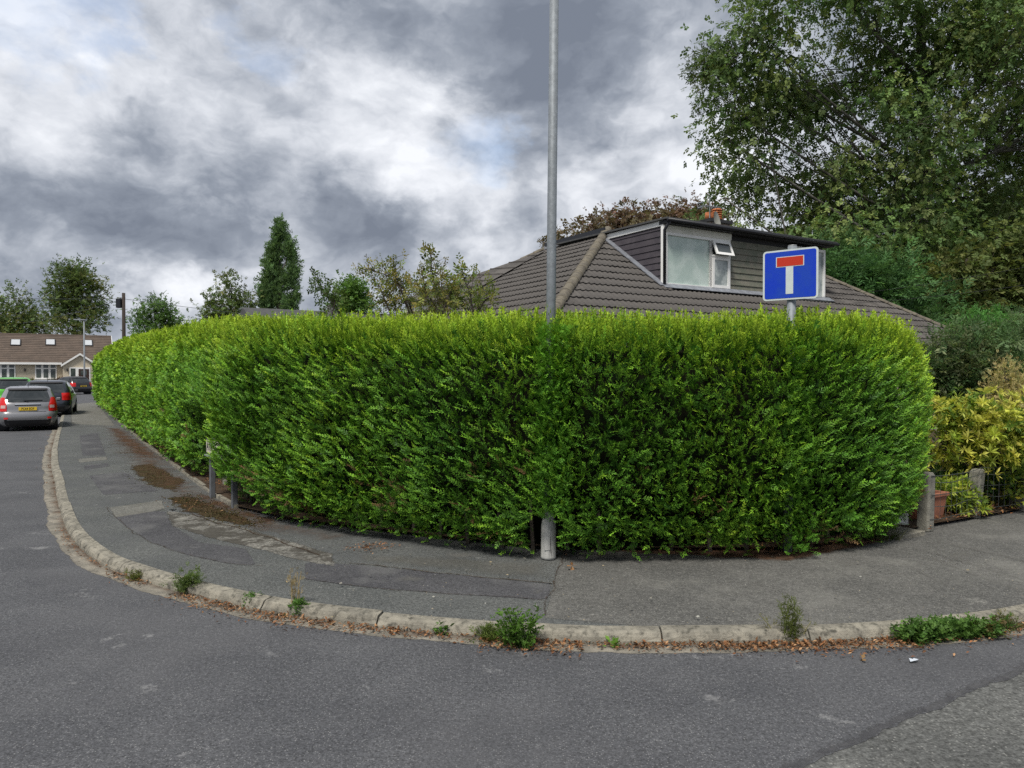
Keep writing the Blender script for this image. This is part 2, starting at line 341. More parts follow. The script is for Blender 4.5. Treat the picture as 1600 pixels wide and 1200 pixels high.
# ------------------------------------------------------------------ the setting: ground, roads, kerb, pavement
PZ = .075
def sheet(name, poly, z, mat, kind='structure', parent=None):
    tri = tessellate_polygon([[Vector((p[0], p[1], 0)) for p in poly]])
    mb = MB(); mb.add([(p[0], p[1], z) for p in poly], [tuple(t) for t in tri]); o = mb.build(name, mat, parent, fix=False)
    # all faces up
    bm = bmesh.new(); bm.from_mesh(o.data)
    for f in bm.faces:
        f.normal_update()
        if f.normal.z < 0: f.normal_flip()
    bm.to_mesh(o.data); bm.free()
    if not parent: tag(o, kind=kind)
    return o
def resample(pts, step, closed=False):
    """Catmull-Rom through the points, even steps"""
    p = np.array(pts, float); out = []
    for i in range(len(p) - 1):
        p0, p1, p2, p3 = p[max(i - 1, 0)], p[i], p[i + 1], p[min(i + 2, len(p) - 1)]
        n = max(2, int(np.linalg.norm(p2 - p1) / (step * .2)))
        for k in range(n):
            t = k / n; out.append(.5 * ((2 * p1) + (-p0 + p2) * t + (2 * p0 - 5 * p1 + 4 * p2 - p3) * t * t + (-p0 + 3 * p1 - 3 * p2 + p3) * t ** 3))
    out.append(p[-1]); out = np.array(out)
    s = np.concatenate([[0], np.cumsum(np.linalg.norm(np.diff(out, axis=0), axis=1))]); m = max(2, int(s[-1] / step))
    ss = np.linspace(0, s[-1], m + 1); return np.stack([np.interp(ss, s, out[:, k]) for k in range(2)], 1)
sheet('ground', [(-2500, -2500), (2500, -2500), (2500, 2500), (-2500, 2500)], -.05, m_grass)
sheet('main_road', [(-70, -70), (70, -70), (70, 70), (-70, 70)], -.002, m_road)
# the darker side-road surface ends along a ragged seam across its mouth
A0 = np.array([2.79, 4.0]); vd = np.array([VX, VY]); un = np.array([UX, UY])
seam = []
for k, s_ in enumerate(np.arange(-24, 40, .04)):
    w = .030 * mnoise.noise((s_ * 3.1, 0, 0)) + .03 * mnoise.noise((s_ * .7, 4, 0)) + .020 * mnoise.noise((s_ * 11.3, 9, 0)) + .016 * mnoise.noise((s_ * 23.7, 19, 0))
    seam.append(A0 + vd * s_ + un * w)
sheet('side_road', [tuple(p) for p in seam] + [(60, 110), (-120, 110), (-120, 20)], 0.0, m_side)

KERB = [(-2, 51.5), (-12, 45.6), (-19, 41.4), (-21.6, 39.4), (-22.3, 37.4), (-21.4, 35.0), (-17.4, 28.4), (-14.0, 22.7), (-9.34, 14.9), (-6.36, 10.24), (-4.55, 7.51), (-3.57, 6.32), (-2.99, 5.82), (-2.45, 5.43), (-2.01, 5.16),
        (-1.51, 4.9), (-.79, 4.66), (.23, 4.43), (.8, 4.39), (1.66, 4.41), (2.34, 4.49), (3.24, 4.72), (4.3, 5.25), (6.2, 6.42), (12, 10.0), (26, 18.64)]
kp = resample(KERB, .05)
kt = np.gradient(kp, axis=0); kt /= np.linalg.norm(kt, axis=1, keepdims=True)
kn = np.stack([-kt[:, 1], kt[:, 0]], 1)            # towards the pavement
# pavement sheet: from the back of the kerb to under the hedge and gardens
back = kp + kn * .100
sheet('pavement', [tuple(p) for p in back[::3]] + [(40, 40), (20, 64)], PZ - .006, m_pave)
kerb = tag(empty('kerb'), kind='structure')
prof = [(0, -.06), (.0, .018), (.008, .045), (.018, .062), (.034, .071), (.070, .074), (.108, PZ), (.108, -.06)]
i = 0; step = 18; ns = len(kp); kcount = 0
while i < ns - 4:
    j = min(i + step, ns - 1); mb = MB(); ring = []
    near = kp[i][1] < 9
    idx = np.linspace(i, j, 10 if near else 4).astype(int)
    dz = random.uniform(-.006, .006); dn = random.uniform(-.006, .006); vs = []
    gap = .008 + random.random() * .006
    for m_, k in enumerate(idx):
        e = gap / 2 if m_ == 0 else (-gap / 2 if m_ == len(idx) - 1 else 0)
        worn = .010 if m_ in (0, len(idx) - 1) else 0
        for (a, z) in prof:
            q = kp[k] + kt[k] * e; nz = mnoise.noise((q[0] * 6 + a * 30, q[1] * 6, z * 30)) * .006 + mnoise.noise((q[0] * 23, q[1] * 23, a * 60)) * .0035
            inn = (worn + nz) if 0.02 < z else nz * .5
            q = q + kn[k] * (a + dn + (inn if a < .05 else 0)); vs.append((q[0], q[1], z + dz + (nz - worn * .4 if z > .04 and a < .10 else 0)))
    n_ = len(prof); fs = []
    for m_ in range(len(idx) - 1):
        for k in range(n_ - 1): fs.append((m_ * n_ + k, m_ * n_ + k + 1, (m_ + 1) * n_ + k + 1, (m_ + 1) * n_ + k))
    fs += [tuple(range(n_)), tuple((len(idx) - 1) * n_ + k for k in range(n_))]
    mb.add(vs, fs); mb.build('kerbstone', m_kerb, kerb); i = j
# dark packing seen in the kerb joints
mb = MB()
for k in range(0, ns - 3, 3):
    k2 = min(k + 3, ns - 1); mb.add([(*(kp[k] + kn[k] * .03), -.02), (*(kp[k2] + kn[k2] * .03), -.02), (*(kp[k2] + kn[k2] * .045), .038), (*(kp[k] + kn[k] * .045), .038)], [(0, 1, 2, 3)])
    mb.add([(*(kp[k] + kn[k] * .045), .038), (*(kp[k2] + kn[k2] * .045), .038), (*(kp[k2] + kn[k2] * .095), .050), (*(kp[k] + kn[k] * .095), .050)], [(0, 1, 2, 3)])
mb.build('joint_packing', m_soil, kerb)
# far side of the side road
fk = [(-30 - 6, 26), (-8.5, -18.5)]
lf = np.array([[-44.0, 46.5], [-30.3, 24.3], [-18.7, 5.5], [-14.5, -1.2], [-15.5, -4.5], [-20, -8.2], [-40, -20.5]])
lk = resample(lf, .3); ltan = np.gradient(lk, axis=0); ltan /= np.linalg.norm(ltan, axis=1, keepdims=True); lnr = np.stack([ltan[:, 1], -ltan[:, 0]], 1)
sheet('pavement_opposite', [tuple(p) for p in (lk - lnr * 0.0)] + [(-90, -40), (-110, 30)], .092, m_pave)
mb = MB()
for k in range(len(lk) - 1):
    a, b, c, d = lk[k], lk[k + 1], lk[k + 1] + lnr[k + 1] * -.125, lk[k] + lnr[k] * -.125
    mb.add([(*a, -.02), (*b, -.02), (*b, .1), (*a, .1), (*c, .1), (*d, .1)], [(0, 1, 2, 3), (3, 2, 4, 5)])
tag(mb.build('kerb_opposite', m_kerb), kind='structure')

# thin surface patches, measured on the ground, ragged edges
def patch(name, pts, z, mat, cell=.05, pixel=True, fade=.12, parent=None, kind='structure', margin=.1):
    poly = np.array([ground_at(x, y, PZ if z > .05 else 0) if pixel else (x, y) for x, y in pts])
    lo, hi = poly.min(0) - margin, poly.max(0) + margin
    nx, ny = int((hi[0] - lo[0]) / cell) + 2, int((hi[1] - lo[1]) / cell) + 2
    gx, gy = np.meshgrid(lo[0] + np.arange(nx) * cell, lo[1] + np.arange(ny) * cell); q = np.stack([gx.ravel(), gy.ravel()], 1)
    a, b = poly, np.roll(poly, -1, 0); dist = np.full(len(q), 1e9); ins = np.zeros(len(q), bool)
    for (ax, ay), (bx, by) in zip(a, b):
        e = np.array([bx - ax, by - ay]); w = q - [ax, ay]; t = np.clip((w @ e) / (e @ e + 1e-12), 0, 1)
        dist = np.minimum(dist, np.hypot(*(w - t[:, None] * e).T))
        c = ((ay <= q[:, 1]) & (by > q[:, 1])) | ((by <= q[:, 1]) & (ay > q[:, 1]))
        xs = ax + (q[:, 1] - ay) / ((by - ay) if abs(by - ay) > 1e-12 else 1e-12) * (bx - ax); ins ^= c & (q[:, 0] < xs)
    sgn = np.where(ins, dist, -dist)
    keep = (sgn > -margin).reshape(ny, nx); kq = keep[:-1, :-1] | keep[1:, :-1] | keep[:-1, 1:] | keep[1:, 1:]
    jy, ix = np.nonzero(kq); k0 = jy * nx + ix; f = np.stack([k0, k0 + 1, k0 + nx + 1, k0 + nx], 1)
    z = PZ - .0045 + (z - PZ) * .14 if z > .05 else z * .4      # thin layers, 1.2 mm apart
    v = np.column_stack([q, np.full(len(q), z)]); col = np.clip(.3 + sgn / fade * .35, 0, 1)
    o = np_mesh(name, v, np.array(f), mat, parent, np.stack([col] * 3, 1))
    if not parent: tag(o, kind=kind)
    return o
def ribbon(name, A, B, z, mat, fade=.08, n=8):
    A, B = np.array(A), np.array(B); fr = np.linspace(0, 1, n + 1); q = A[:, None, :] * (1 - fr)[None, :, None] + B[:, None, :] * fr[None, :, None]
    w = np.linalg.norm(A - B, axis=1)[:, None] * np.minimum(fr, 1 - fr)[None, :]; m = len(A)
    v = np.concatenate([q.reshape(-1, 2), np.full((m * (n + 1), 1), z)], 1); i = np.arange((m - 1) * (n + 1)).reshape(m - 1, n + 1)[:, :n].ravel()
    f = np.stack([i, i + 1, i + n + 2, i + n + 1], 1); col = np.clip(.3 + (w / fade * .35), 0, 1).ravel()
    o = np_mesh(name, v, f, mat, None, np.stack([col] * 3, 1)); return tag(o, kind='structure')
pm_seam = patch_mat('patch_seam', m_seam, .16, 16, .25, .8)
sn_ = [p for p in seam if 1.5 < p[1] < 9]
ribbon('road_seam', [p - un * .012 for p in sn_], [p + un * .06 for p in sn_], .0015, pm_seam, .06)
pm_dark = patch_mat('patch_dark', m_paved, .01, 12, .02)
pm_light = patch_mat('patch_light', m_pavel, .03, 9, .05)
pm_coarse = patch_mat('patch_coarse', m_pavec, .01, 10, .03)
pm_crack = patch_mat('patch_crack', m_crack, .10, 7, .06)
pm_moss = patch_mat('patch_moss', m_moss, .17, 6.5, .08, .93)
pm_rust = patch_mat('patch_rust', m_rust, .20, 4.5, .3, .75)
pm_gut = patch_mat('patch_gutter', m_gutter, .11, 5, .06)
m_scuff = M('pale_scuff', (.21, .205, .19), .9, (.15, .147, .138), 30)
pm_scuff = patch_mat('patch_scuff', m_scuff, .10, 14, .4, .45)
pm_wear = patch_mat('patch_wear', m_pavel, .16, 5, .35, .5)
patch('pavement_patch', [(880, 856), (868, 900), (850, 966), (1010, 980), (1230, 982), (1420, 972), (1640, 940), (1800, 890), (1800, 770), (1600, 790), (1400, 835), (1000, 845)], PZ + .000, pm_coarse, .06)
patch('pavement_patch', [(138, 743), (192, 737), (247, 767), (160, 773)], PZ, pm_dark, .05)
patch('pavement_patch', [(170, 795), (187, 817), (233, 847), (290, 867), (350, 880), (400, 884), (383, 857), (310, 847), (267, 820), (257, 799)], PZ + .004, pm_dark, .05)
patch('pavement_patch', [(168, 793), (253, 781), (258, 796), (178, 809)], PZ + .008, pm_light, .05)
patch('pavement_patch', [(257, 797), (268, 822), (325, 840), (400, 858), (450, 872), (525, 886), (520, 866), (450, 845), (375, 822), (305, 805)], PZ + .008, pm_crack, .05)
patch('pavement_patch', [(108, 632), (150, 628), (182, 666), (110, 662)], PZ, pm_light, .15, fade=.4)
patch('pavement_patch', [(123, 680), (152, 676), (165, 711), (128, 712)], PZ + .004, pm_dark, .08)
patch('pavement_patch', [(130, 727), (168, 723), (171, 728), (131, 734)], PZ + .004, pm_dark, .06)
patch('pavement_patch', [(120, 717), (165, 713), (168, 718), (122, 723)], PZ + .004, pm_light, .06)
patch('pavement_patch', [(475, 878), (562, 883), (700, 897), (862, 913), (856, 938), (700, 928), (560, 917), (475, 905)], PZ + .004, pm_dark, .05)
patch('pavement_patch', [(545, 862), (700, 868), (860, 880), (868, 908), (700, 894), (560, 880)], PZ + .008, pm_wear, .06, fade=.2)
patch('moss_patch', [(165, 668), (190, 668), (240, 700), (262, 720), (215, 715), (180, 692)], PZ + .012, pm_rust, .08, fade=.4)
patch('moss_patch', [(200, 728), (238, 724), (290, 752), (272, 768), (228, 757)], PZ + .012, pm_moss, .05, fade=.25)
patch('moss_patch', [(258, 778), (300, 776), (345, 796), (395, 812), (400, 828), (345, 815), (290, 800)], PZ + .016, pm_moss, .04, fade=.18)
patch('moss_patch', [(300, 768), (350, 782), (400, 800), (440, 812), (420, 822), (370, 806), (320, 790)], PZ + .020, pm_rust, .05, fade=.2)
patch('moss_patch', [(430, 812), (560, 828), (700, 842), (850, 856), (1000, 866), (1240, 878), (1400, 846), (1380, 828), (1200, 850), (1000, 850), (850, 846), (640, 826), (450, 800)], PZ + .012, pm_rust, .06, fade=.12)
for (x, y, rx, ry) in [(1180, 915, 22, 10), (970, 908, 20, 8), (720, 868, 30, 6), (1500, 870, 30, 9), (1330, 880, 26, 8), (640, 905, 30, 6), (840, 925, 14, 6)]:
    patch('worn_patch', [(x + rx * math.cos(t), y + ry * math.sin(t)) for t in np.linspace(0, 6.28, 12)[:-1]], PZ + .016, pm_scuff, .04, fade=.10)
pm_dirt = patch_mat('patch_dirt', m_rust, .22, 3.2, .5, .62)
patch('dirt_strip', [(158, 662), (196, 672), (250, 705), (330, 765), (440, 808), (560, 832), (540, 852), (430, 838), (330, 815), (255, 782), (212, 745), (176, 705)], PZ + .024, pm_dirt, .07, fade=.5)
pm_gap = patch_mat('patch_crack_line', m_soil, .10, 22, .2, .9)
def crack(px_pts, wd=.014):
    g = resample([ground_at(x, y, PZ) for x, y in px_pts], .03); tt = np.gradient(g, axis=0); tt /= np.linalg.norm(tt, axis=1, keepdims=True); nn2 = np.stack([-tt[:, 1], tt[:, 0]], 1)
    j = np.array([.03 * mnoise.noise((k * .11, 5, g[0][0])) + .012 * mnoise.noise((k * .5, 7, g[0][0])) for k in range(len(g))])[:, None]
    return ribbon('pavement_crack', g + nn2 * (j + wd), g + nn2 * (j - wd), PZ + .001, pm_gap, .03, 4)
crack([(545, 880), (620, 888), (700, 897), (780, 905), (862, 913)]); crack([(884, 858), (872, 895), (858, 935), (851, 962)], .010); crack([(285, 797), (330, 815), (380, 828), (440, 848), (500, 868)], .016)
crack([(165, 792), (185, 815), (232, 846), (290, 866), (350, 880), (410, 884)], .009); crack([(475, 905), (560, 917), (700, 928), (852, 938)], .009); crack([(108, 718), (140, 716), (180, 712)], .012)
# long pale tyre scuffs on the pavement crossing at the driveway
for k, (x0, y0, x1, y1) in enumerate([(1420, 855, 1600, 905), (1440, 870, 1600, 925), (1400, 880, 1570, 960), (1112, 912, 1150, 975), (1480, 850, 1620, 880)]):
    patch('tyre_scuff', [(x0, y0), (x0 + 20, y0 - 1), (x1, y1 - 3), (x1, y1 + 3), (x0 + 6, y0 + 2)], PZ + .020, pm_scuff, .025, fade=.06)
# concrete gutter strip in front of the kerb
gi = [k for k in range(len(kp)) if kp[k][1] < 23]
ga = lambda w, sd_: [kp[k] - kn[k] * (w + .4 * w * mnoise.noise((k * .05, sd_, 3))) for k in gi]
ribbon('gutter', ga(.14, 3), [kp[k] + kn[k] * .10 for k in gi], .0015, pm_gut, .10)
ribbon('gutter_silt', ga(.085, 8), [kp[k] + kn[k] * .07 for k in gi], .003, patch_mat('patch_silt', m_rust, .34, 3.4, .6, .7), .09)

# bed under the hedge and the garden ground behind it
HB = [(4.1, 7.35), (3.5, 6.95), (2.5, 6.45), (1.45, 6.42), (.3, 6.45), (-.9, 7.0), (-2.35, 7.75), (-3.15, 8.45), (-3.9, 9.55), (-6.5, 13.7), (-9.9, 19.2), (-17.5, 31.7), (-19.6, 35.5)]
sheet('garden_ground', HB + [(-6, 46), (22, 60), (40, 30), (5.85, 8.35)], PZ + .03, m_soil)
edging = tag(empty('path_edging'), kind='structure')
ep = resample(HB[::-1], .9)
for k in range(len(ep) - 1):
    a, b = ep[k], ep[k + 1]; t = (b - a) / np.linalg.norm(b - a); mid = (a + b) / 2
    mid = mid + np.array([-t[1], t[0]]) * (-.14 if mid[1] < 8.2 else 0); MB().box((*mid, PZ + (-.06 if mid[1] < 8.2 else -.012) + random.uniform(-.008, .008)), (np.linalg.norm(b - a) - .012, .05, .09), [(*t, 0), (-t[1], t[0], 0), (0, 0, 1)]).build('edging_stone', m_kerb, edging)

# ------------------------------------------------------------------ leaf and spray templates: (verts, quads, tip weight)
def T(vs, fs, w): return np.array(vs, float), np.array(fs, int), np.array(w, float)
def frond(nside, spread=.62, width=.055, curl=.10, seed=0):
    r = random.Random(seed); vs, fs, w = [], [], []
    def blade(b, t, wd, w0, w1):
        b, t = np.array(b), np.array(t); d = t - b; n = np.array([-d[1], d[0], 0]); n = n / (np.linalg.norm(n) + 1e-9) * wd
        m = b + d * .55; m[2] += .012; k = len(vs)
        vs.extend([b, m + n, t, m - n]); fs.append((k, k + 1, k + 2, k + 3)); w.extend([w0, (w0 + w1) / 2, w1, (w0 + w1) / 2])
    blade((0, 0, 0), (0, .55, curl * .3), width * .6, 0, .3); blade((0, .45, curl * .2), (0, 1, curl), width * .9, .3, 1)
    for k in range(nside):
        y = .10 + .78 * (k + .5) / nside; ln = spread * (1 - .72 * y) * r.uniform(.75, 1.15)
        for s in (-1, 1):
            yb = y + s * .02; zb = curl * yb * yb
            blade((0, yb, zb), (s * ln * .62, yb + ln * .72, zb + r.uniform(-.05, .09)), width * r.uniform(.8, 1.3), yb * .6, min(1, yb * .6 + .45))
    return T(vs, fs, w)
FR_NEAR = [frond(5, .38, .034, .14, 1), frond(5, .30, .030, -.14, 2), frond(4, .48, .038, .25, 3)]
def spray(nsub, ang=.75, sub=.42, width=.020, curl=.1, seed=0):
    r = random.Random(seed); vs, fs, w = [], [], []
    def blade(b, t, wd, w0, w1):
        b, t = np.array(b, float), np.array(t, float); d = t - b; n = np.array([-d[1], d[0], 0]); n = n / (np.linalg.norm(n) + 1e-9) * wd
        m = b + d * .6; m[2] += .008; k = len(vs); vs.extend([b, m + n, t, m - n]); fs.append((k, k + 1, k + 2, k + 3)); w.extend([w0, (w0 + w1) / 2, w1, (w0 + w1) / 2])
    def plume(b, d, l, w0):
        b = np.array(b, float); d = np.array(d, float) / np.linalg.norm(d); sd_ = np.array([-d[1], d[0], 0]); w1 = min(1, w0 + .5)
        blade(b, b + d * l, width * 1.3, w0, 1 if w0 > .4 else w1)
        for y, sg in ((.25, 1), (.42, -1), (.58, 1), (.72, -1)):
            q = b + d * l * y; blade(q, q + (d * .8 + sd_ * sg * .6) * l * .42 * (1.15 - .5 * y) + np.array([0, 0, r.uniform(-.02, .03)]), width, w0 + .2 * y, w1)
    blade((0, 0, 0), (0, .6, curl * .36), width, 0, .2)
    for k in range(nsub):
        y = .10 + .72 * k / (nsub - 1); sg = 1 if k % 2 else -1; z = curl * y * y; plume((0, y, z), (sg * ang * r.uniform(.7, 1.1), 1, r.uniform(-.1, .25)), sub * (1.1 - .55 * y) * r.uniform(.8, 1.15), .1 + .45 * y)
    plume((0, .72, curl * .5), (0, 1, .1), .34, .5); return T(vs, fs, w)
FR_SMALL = [frond(3, .50, .046, .15, 6), frond(3, .42, .042, -.2, 7), frond(3, .60, .048, .3, 8)]
FR_DIST = [frond(2, .62, .080, .15, 6), frond(2, .5, .072, -.2, 7)]
FR_PLUME = [frond(5, .26, .030, .16, 9), frond(5, .32, .032, -.12, 10), frond(4, .22, .030, .3, 12)]
SPRAY = [spray(6, .75, .44, .021, .12, 1), spray(6, .6, .40, .020, -.15, 2), spray(5, .9, .46, .023, .25, 3)]
FR_FAR = [frond(3, .62, .075, .12, 4), frond(3, .55, .07, -.1, 5)]
def leaves(n, ln=.5, wd=.16, seed=0, whorl=False, fold=.05, down=0.0):
    r = random.Random(seed); vs, fs, w = [], [], []
    for k in range(n):
        if whorl:
            a = 2 * math.pi * k / n + r.uniform(-.2, .2); el = r.uniform(.1, .75)
            b = np.array([0, 0, 0.]); d = np.array([math.cos(a) * math.cos(el), math.sin(el) - down, math.sin(a) * math.cos(el)])
        else:
            y = (k + .3) / n * .8; s = 1 if k % 2 else -1; b = np.array([0, y, 0.]); d = np.array([s * r.uniform(.5, .95), r.uniform(.3, .9) - down, r.uniform(-.4, .4)])
        d /= np.linalg.norm(d); l = ln * r.uniform(.75, 1.2); n_ = np.cross(d, [r.uniform(-.3, .3), r.uniform(-.2, .2), 1.0]); n_ /= np.linalg.norm(n_)
        m = b + d * l * .5; up = np.cross(n_, d); kk = len(vs)
        vs.extend([b, m + n_ * wd * l + up * fold * l, b + d * l, m - n_ * wd * l + up * fold * l]); fs.append((kk, kk + 1, kk + 2, kk + 3)); w.extend([0, .5, 1, .5])
    return T(vs, fs, w)
L_BROAD = [leaves(6, .48, .30, 11), leaves(5, .5, .32, 12)]
L_NARROW = [leaves(8, .42, .13, 13), leaves(7, .45, .14, 14)]
L_WHORL = [leaves(9, .9, .15, 15, True), leaves(8, .95, .16, 16, True)]
L_ONE = [leaves(1, 1.0, .30, 17), leaves(1, 1.0, .24, 18)]
def rand_dirs(n, r=rng):
    v = r.normal(size=(n, 3)); return v / np.linalg.norm(v, axis=1, keepdims=True)
def mixcols(n, cols, r=rng, jit=.18):
    c = np.array(cols, float); a, b = r.integers(0, len(c), n), r.integers(0, len(c), n); t = r.random((n, 1))
    return np.clip((c[a] * t + c[b] * (1 - t)) * (1 + jit * r.normal(size=(n, 1))), .003, .9)

# ------------------------------------------------------------------ the clipped conifer hedge
hedge = tag(empty('conifer_hedge', (0, 0, 0)), 'long tall clipped green conifer hedge wrapping round the street corner', 'hedge')
FACE = [(3.6, 10.2), (4.05, 9.0), (4.12, 8.0), (4.0, 7.2), (3.62, 6.62), (3.0, 6.26), (2.3, 6.02), (1.4, 5.87), (.4, 5.88), (-.55, 6.26), (-1.55, 6.84), (-2.55, 7.48), (-3.3, 8.2), (-4.1, 9.5),
        (-5.2, 11.3), (-6.6, 13.5), (-9.95, 18.95), (-13.7, 25.1), (-17.5, 31.3), (-19.4, 34.3), (-20.2, 36.0), (-19.9, 37.3), (-18.6, 38.0)]
fp = resample(FACE, .04); fs_ = np.concatenate([[0], np.cumsum(np.linalg.norm(np.diff(fp, axis=0), axis=1))])
ft = np.gradient(fp, axis=0); ft /= np.linalg.norm(ft, axis=1, keepdims=True); fn = np.stack([-ft[:, 1], ft[:, 0]], 1)
S_END = fs_[-1]
def hedge_h(y, x): 
    h = np.interp(y, [5.8, 6.6, 7.5, 9, 11, 19, 27, 36, 38], [2.00, 2.03, 2.10, 2.17, 2.24, 2.44, 2.50, 2.40, 2.3])
    return np.where(x > 3.0, np.minimum(h, 2.03 - .02 * (x - 3.0)), h)
PQ = np.array([(-.28, .02), (-.15, .09), (-.03, .22), (.0, .46), (.0, .66), (-.015, .82), (-.05, .91), (-.13, .97), (-.27, .997), (-.7, 1.0), (-1.25, 1.0)])  # (outward, height share)
def prof_at(q):
    seg = np.hypot(np.diff(PQ[:, 0]), np.diff(PQ[:, 1]) * 2.2); c = np.concatenate([[0], np.cumsum(seg)]); c /= c[-1]
    o, z = np.interp(q, c, PQ[:, 0]), np.interp(q, c, PQ[:, 1]); e = .01
    do = (np.interp(np.minimum(q + e, 1), c, PQ[:, 0]) - np.interp(np.maximum(q - e, 0), c, PQ[:, 0])); dz = (np.interp(np.minimum(q + e, 1), c, PQ[:, 1]) - np.interp(np.maximum(q - e, 0), c, PQ[:, 1])) * 2.2
    L = np.hypot(do, dz) + 1e-9; return o, z, dz / L, -do / L        # offset, height share, outward and up part of the normal
s_notch = fs_[np.argmin(np.hypot(fp[:, 0] + 4.12, fp[:, 1] - 9.55))]
s_leg = fs_[np.argmin(np.hypot(fp[:, 0] + 3.12, fp[:, 1] - 8.05))]
def notch(s, z): return .42 * np.exp(-((s - s_leg) / .38) ** 4) * np.clip((.50 - z) / .2, 0, 1) + .72 * np.exp(-((s - s_notch) / 1.05) ** 4) * np.clip((1.25 - z) / .35, 0, 1)
def lump(x, y, z): return np.array([.06 * mnoise.noise((a * .9, b * .9, c * 1.1)) + .035 * mnoise.noise((a * 2.7 + 9, b * 2.7, c * 2.7)) + .025 * mnoise.noise((a * 7, b * 7 + 5, c * 7)) for a, b, c in zip(x, y, z)])
def hedge_points(n, smask, depth, r=rng, crest=False):
    w = smask(fs_, fp); w = w / w.sum(); s = r.choice(fs_, n, p=w) + r.uniform(-.03, .03, n); q = r.random(n) ** .95
    if crest: q = r.uniform(.60, .86, n)
    x, y = np.interp(s, fs_, fp[:, 0]), np.interp(s, fs_, fp[:, 1]); nx, ny = np.interp(s, fs_, fn[:, 0]), np.interp(s, fs_, fn[:, 1])
    o, zf, no, nu = prof_at(q); H = hedge_h(y, x); z = PZ + zf * (H - PZ)
    nt = notch(s, z); off = o - nt
    bx, by = x + nx * off, y + ny * off
    lp = lump(bx, by, z); d = r.random(n) ** 1.6 * depth
    N3 = np.stack([nx * no, ny * no, nu], 1); p = np.stack([bx, by, z], 1) + N3 * (lp - d)[:, None]
    p[:, 2] += np.where(zf < .12, r.uniform(-.02, .10, n), 0)
    keep = ~((np.abs(p[:, 0] - .31) < .13) & (p[:, 1] < 6.4) & (p[:, 2] < .40 + .08 * r.random(n)))     # the lamp base stands clear
    p[~keep, 2] += .5
    return p, N3, s, zf, d / depth, np.stack([-ny, nx, 0 * nx], 1), nt
G_DEEP, G_MID, G_LIME, G_YEL = np.array((.042, .120, .022)), np.array((.112, .295, .032)), np.array((.225, .48, .042)), np.array((.35, .55, .036))
hedge_objs = []
def hedge_layer(n, smask, depth, tmpl, size, r, inner=False, plume=False, crest=False):
    p, N3, s, zf, dd, tg, nt = hedge_points(n, smask, depth, r, crest)
    if inner: p = p - N3 * .08
    top = np.clip((zf - .86) / .14, 0, 1)[:, None]; up = V(0, 0, 1)
    swirl = np.array([mnoise.noise((a * 1.7, b * 1.7, c * 1.7 + 40)) for a, b, c in p])[:, None]
    ax = N3 * r.uniform(.35, .95, (n, 1)) + up * (r.normal(.50, .28, (n, 1)) + .7 * top) + tg * (r.normal(0, .42, (n, 1)) + 1.1 * swirl) * (1 - .5 * top)
    if plume:       # long sprays lie along the face, tips up and away from the hedge's middle
        lean_ = np.where(p[:, 0] > 2.5, 1.0, -1.0)[:, None]
        ax = N3 * r.uniform(.15, .6, (n, 1)) + up * (r.normal(.55, .3, (n, 1)) + 1.3 * top) + tg * (r.normal(.55, .40, (n, 1)) * lean_ + .5 * swirl) * (1 - .75 * top)
    nr = up * .8 + N3 * .5 + r.normal(0, .5, (n, 3))
    sz = size * r.uniform(.6, 1.25, n) * (1 + .25 * top[:, 0])
    # new growth paler, commoner on crown and in patches; far run, right end paler too
    patchy = np.array([mnoise.noise((a * .8 + 3, b * .8, c * .9)) for a, b, c in p])
    young = np.clip(.40 + .9 * patchy * .40 + .85 * np.clip((zf - .66) / .3, 0, 1) ** 1.8 + r.normal(0, .22, n) + .12 * np.clip((p[:, 1] - 8) / 6, 0, 1) + .16 * np.clip((p[:, 0] - 2.6) / 1.0, 0, 1), 0, 1.15)
    y_ = young[:, None]
    base = G_DEEP * (1 - .75 * np.clip(y_, 0, 1)) * .65 + G_MID * .5 * np.clip(y_, 0, 1)  # bases darkened for contrast, painting in some shade between the sprays
    tip = np.where(y_ < .5, G_MID * (1 - y_ * 2) * .9 + G_LIME * y_ * 2 * .8 + G_DEEP * .1, G_LIME * (2 - 2 * y_) + G_YEL * (2 * y_ - 1))
    # a few browned sprays low down
    br = (r.random(n) < np.clip((.45 - zf) * .35, 0, .12) * (np.array([mnoise.noise((a * 1.9 + 20, b * 1.9, c * 2.5)) for a, b, c in p]) > .22) * 2.2)
    base[br] = (.11, .07, .035); tip[br] = (.18, .11, .05)
    if inner: tip = base * 1.15  # deep filler fronds stay dark to their tips, shade put into the colour
    if plume: tip = np.clip(tip * 1.2, 0, .62)
    k = r.integers(0, len(tmpl), n); jit = 1 + .16 * r.normal(size=(n, 1))
    for m_ in range(len(tmpl)):
        u = k == m_
        hedge_objs.append(scatter('foliage_part', tmpl[m_], p[u], ax[u], nr[u], sz[u], np.clip(base[u] * jit[u], .004, 1), m_hedge, None, np.clip(tip[u] * jit[u], .004, 1)))
r1 = np.random.default_rng(21)
near = lambda s, p: np.where((p[:, 1] < 10.5), 1.0, 0) * np.where((p[:, 0] > 3.9) & (p[:, 1] > 8.2), .3, 1)
midr = lambda s, p: np.where((p[:, 1] >= 10.3) & (p[:, 1] < 19.5), 1.0, 0) * np.where(p[:, 0] > 2, .0, 1)
farr = lambda s, p: np.where((p[:, 1] >= 19.3), 1.0, 0)
hedge_layer(45000, near, .15, FR_SMALL, .089, r1)
hedge_layer(9000, near, .02, FR_PLUME, .145, r1, plume=True)
hedge_layer(8500, near, .26, FR_FAR, .13, r1, True)
hedge_layer(5000, near, .03, FR_PLUME, .085, r1, plume=True, crest=True)
hedge_layer(18500, midr, .20, FR_DIST, .128, r1)
hedge_layer(3500, midr, .02, FR_PLUME, .17, r1, plume=True)
hedge_layer(14500, farr, .26, FR_DIST, .225, r1)
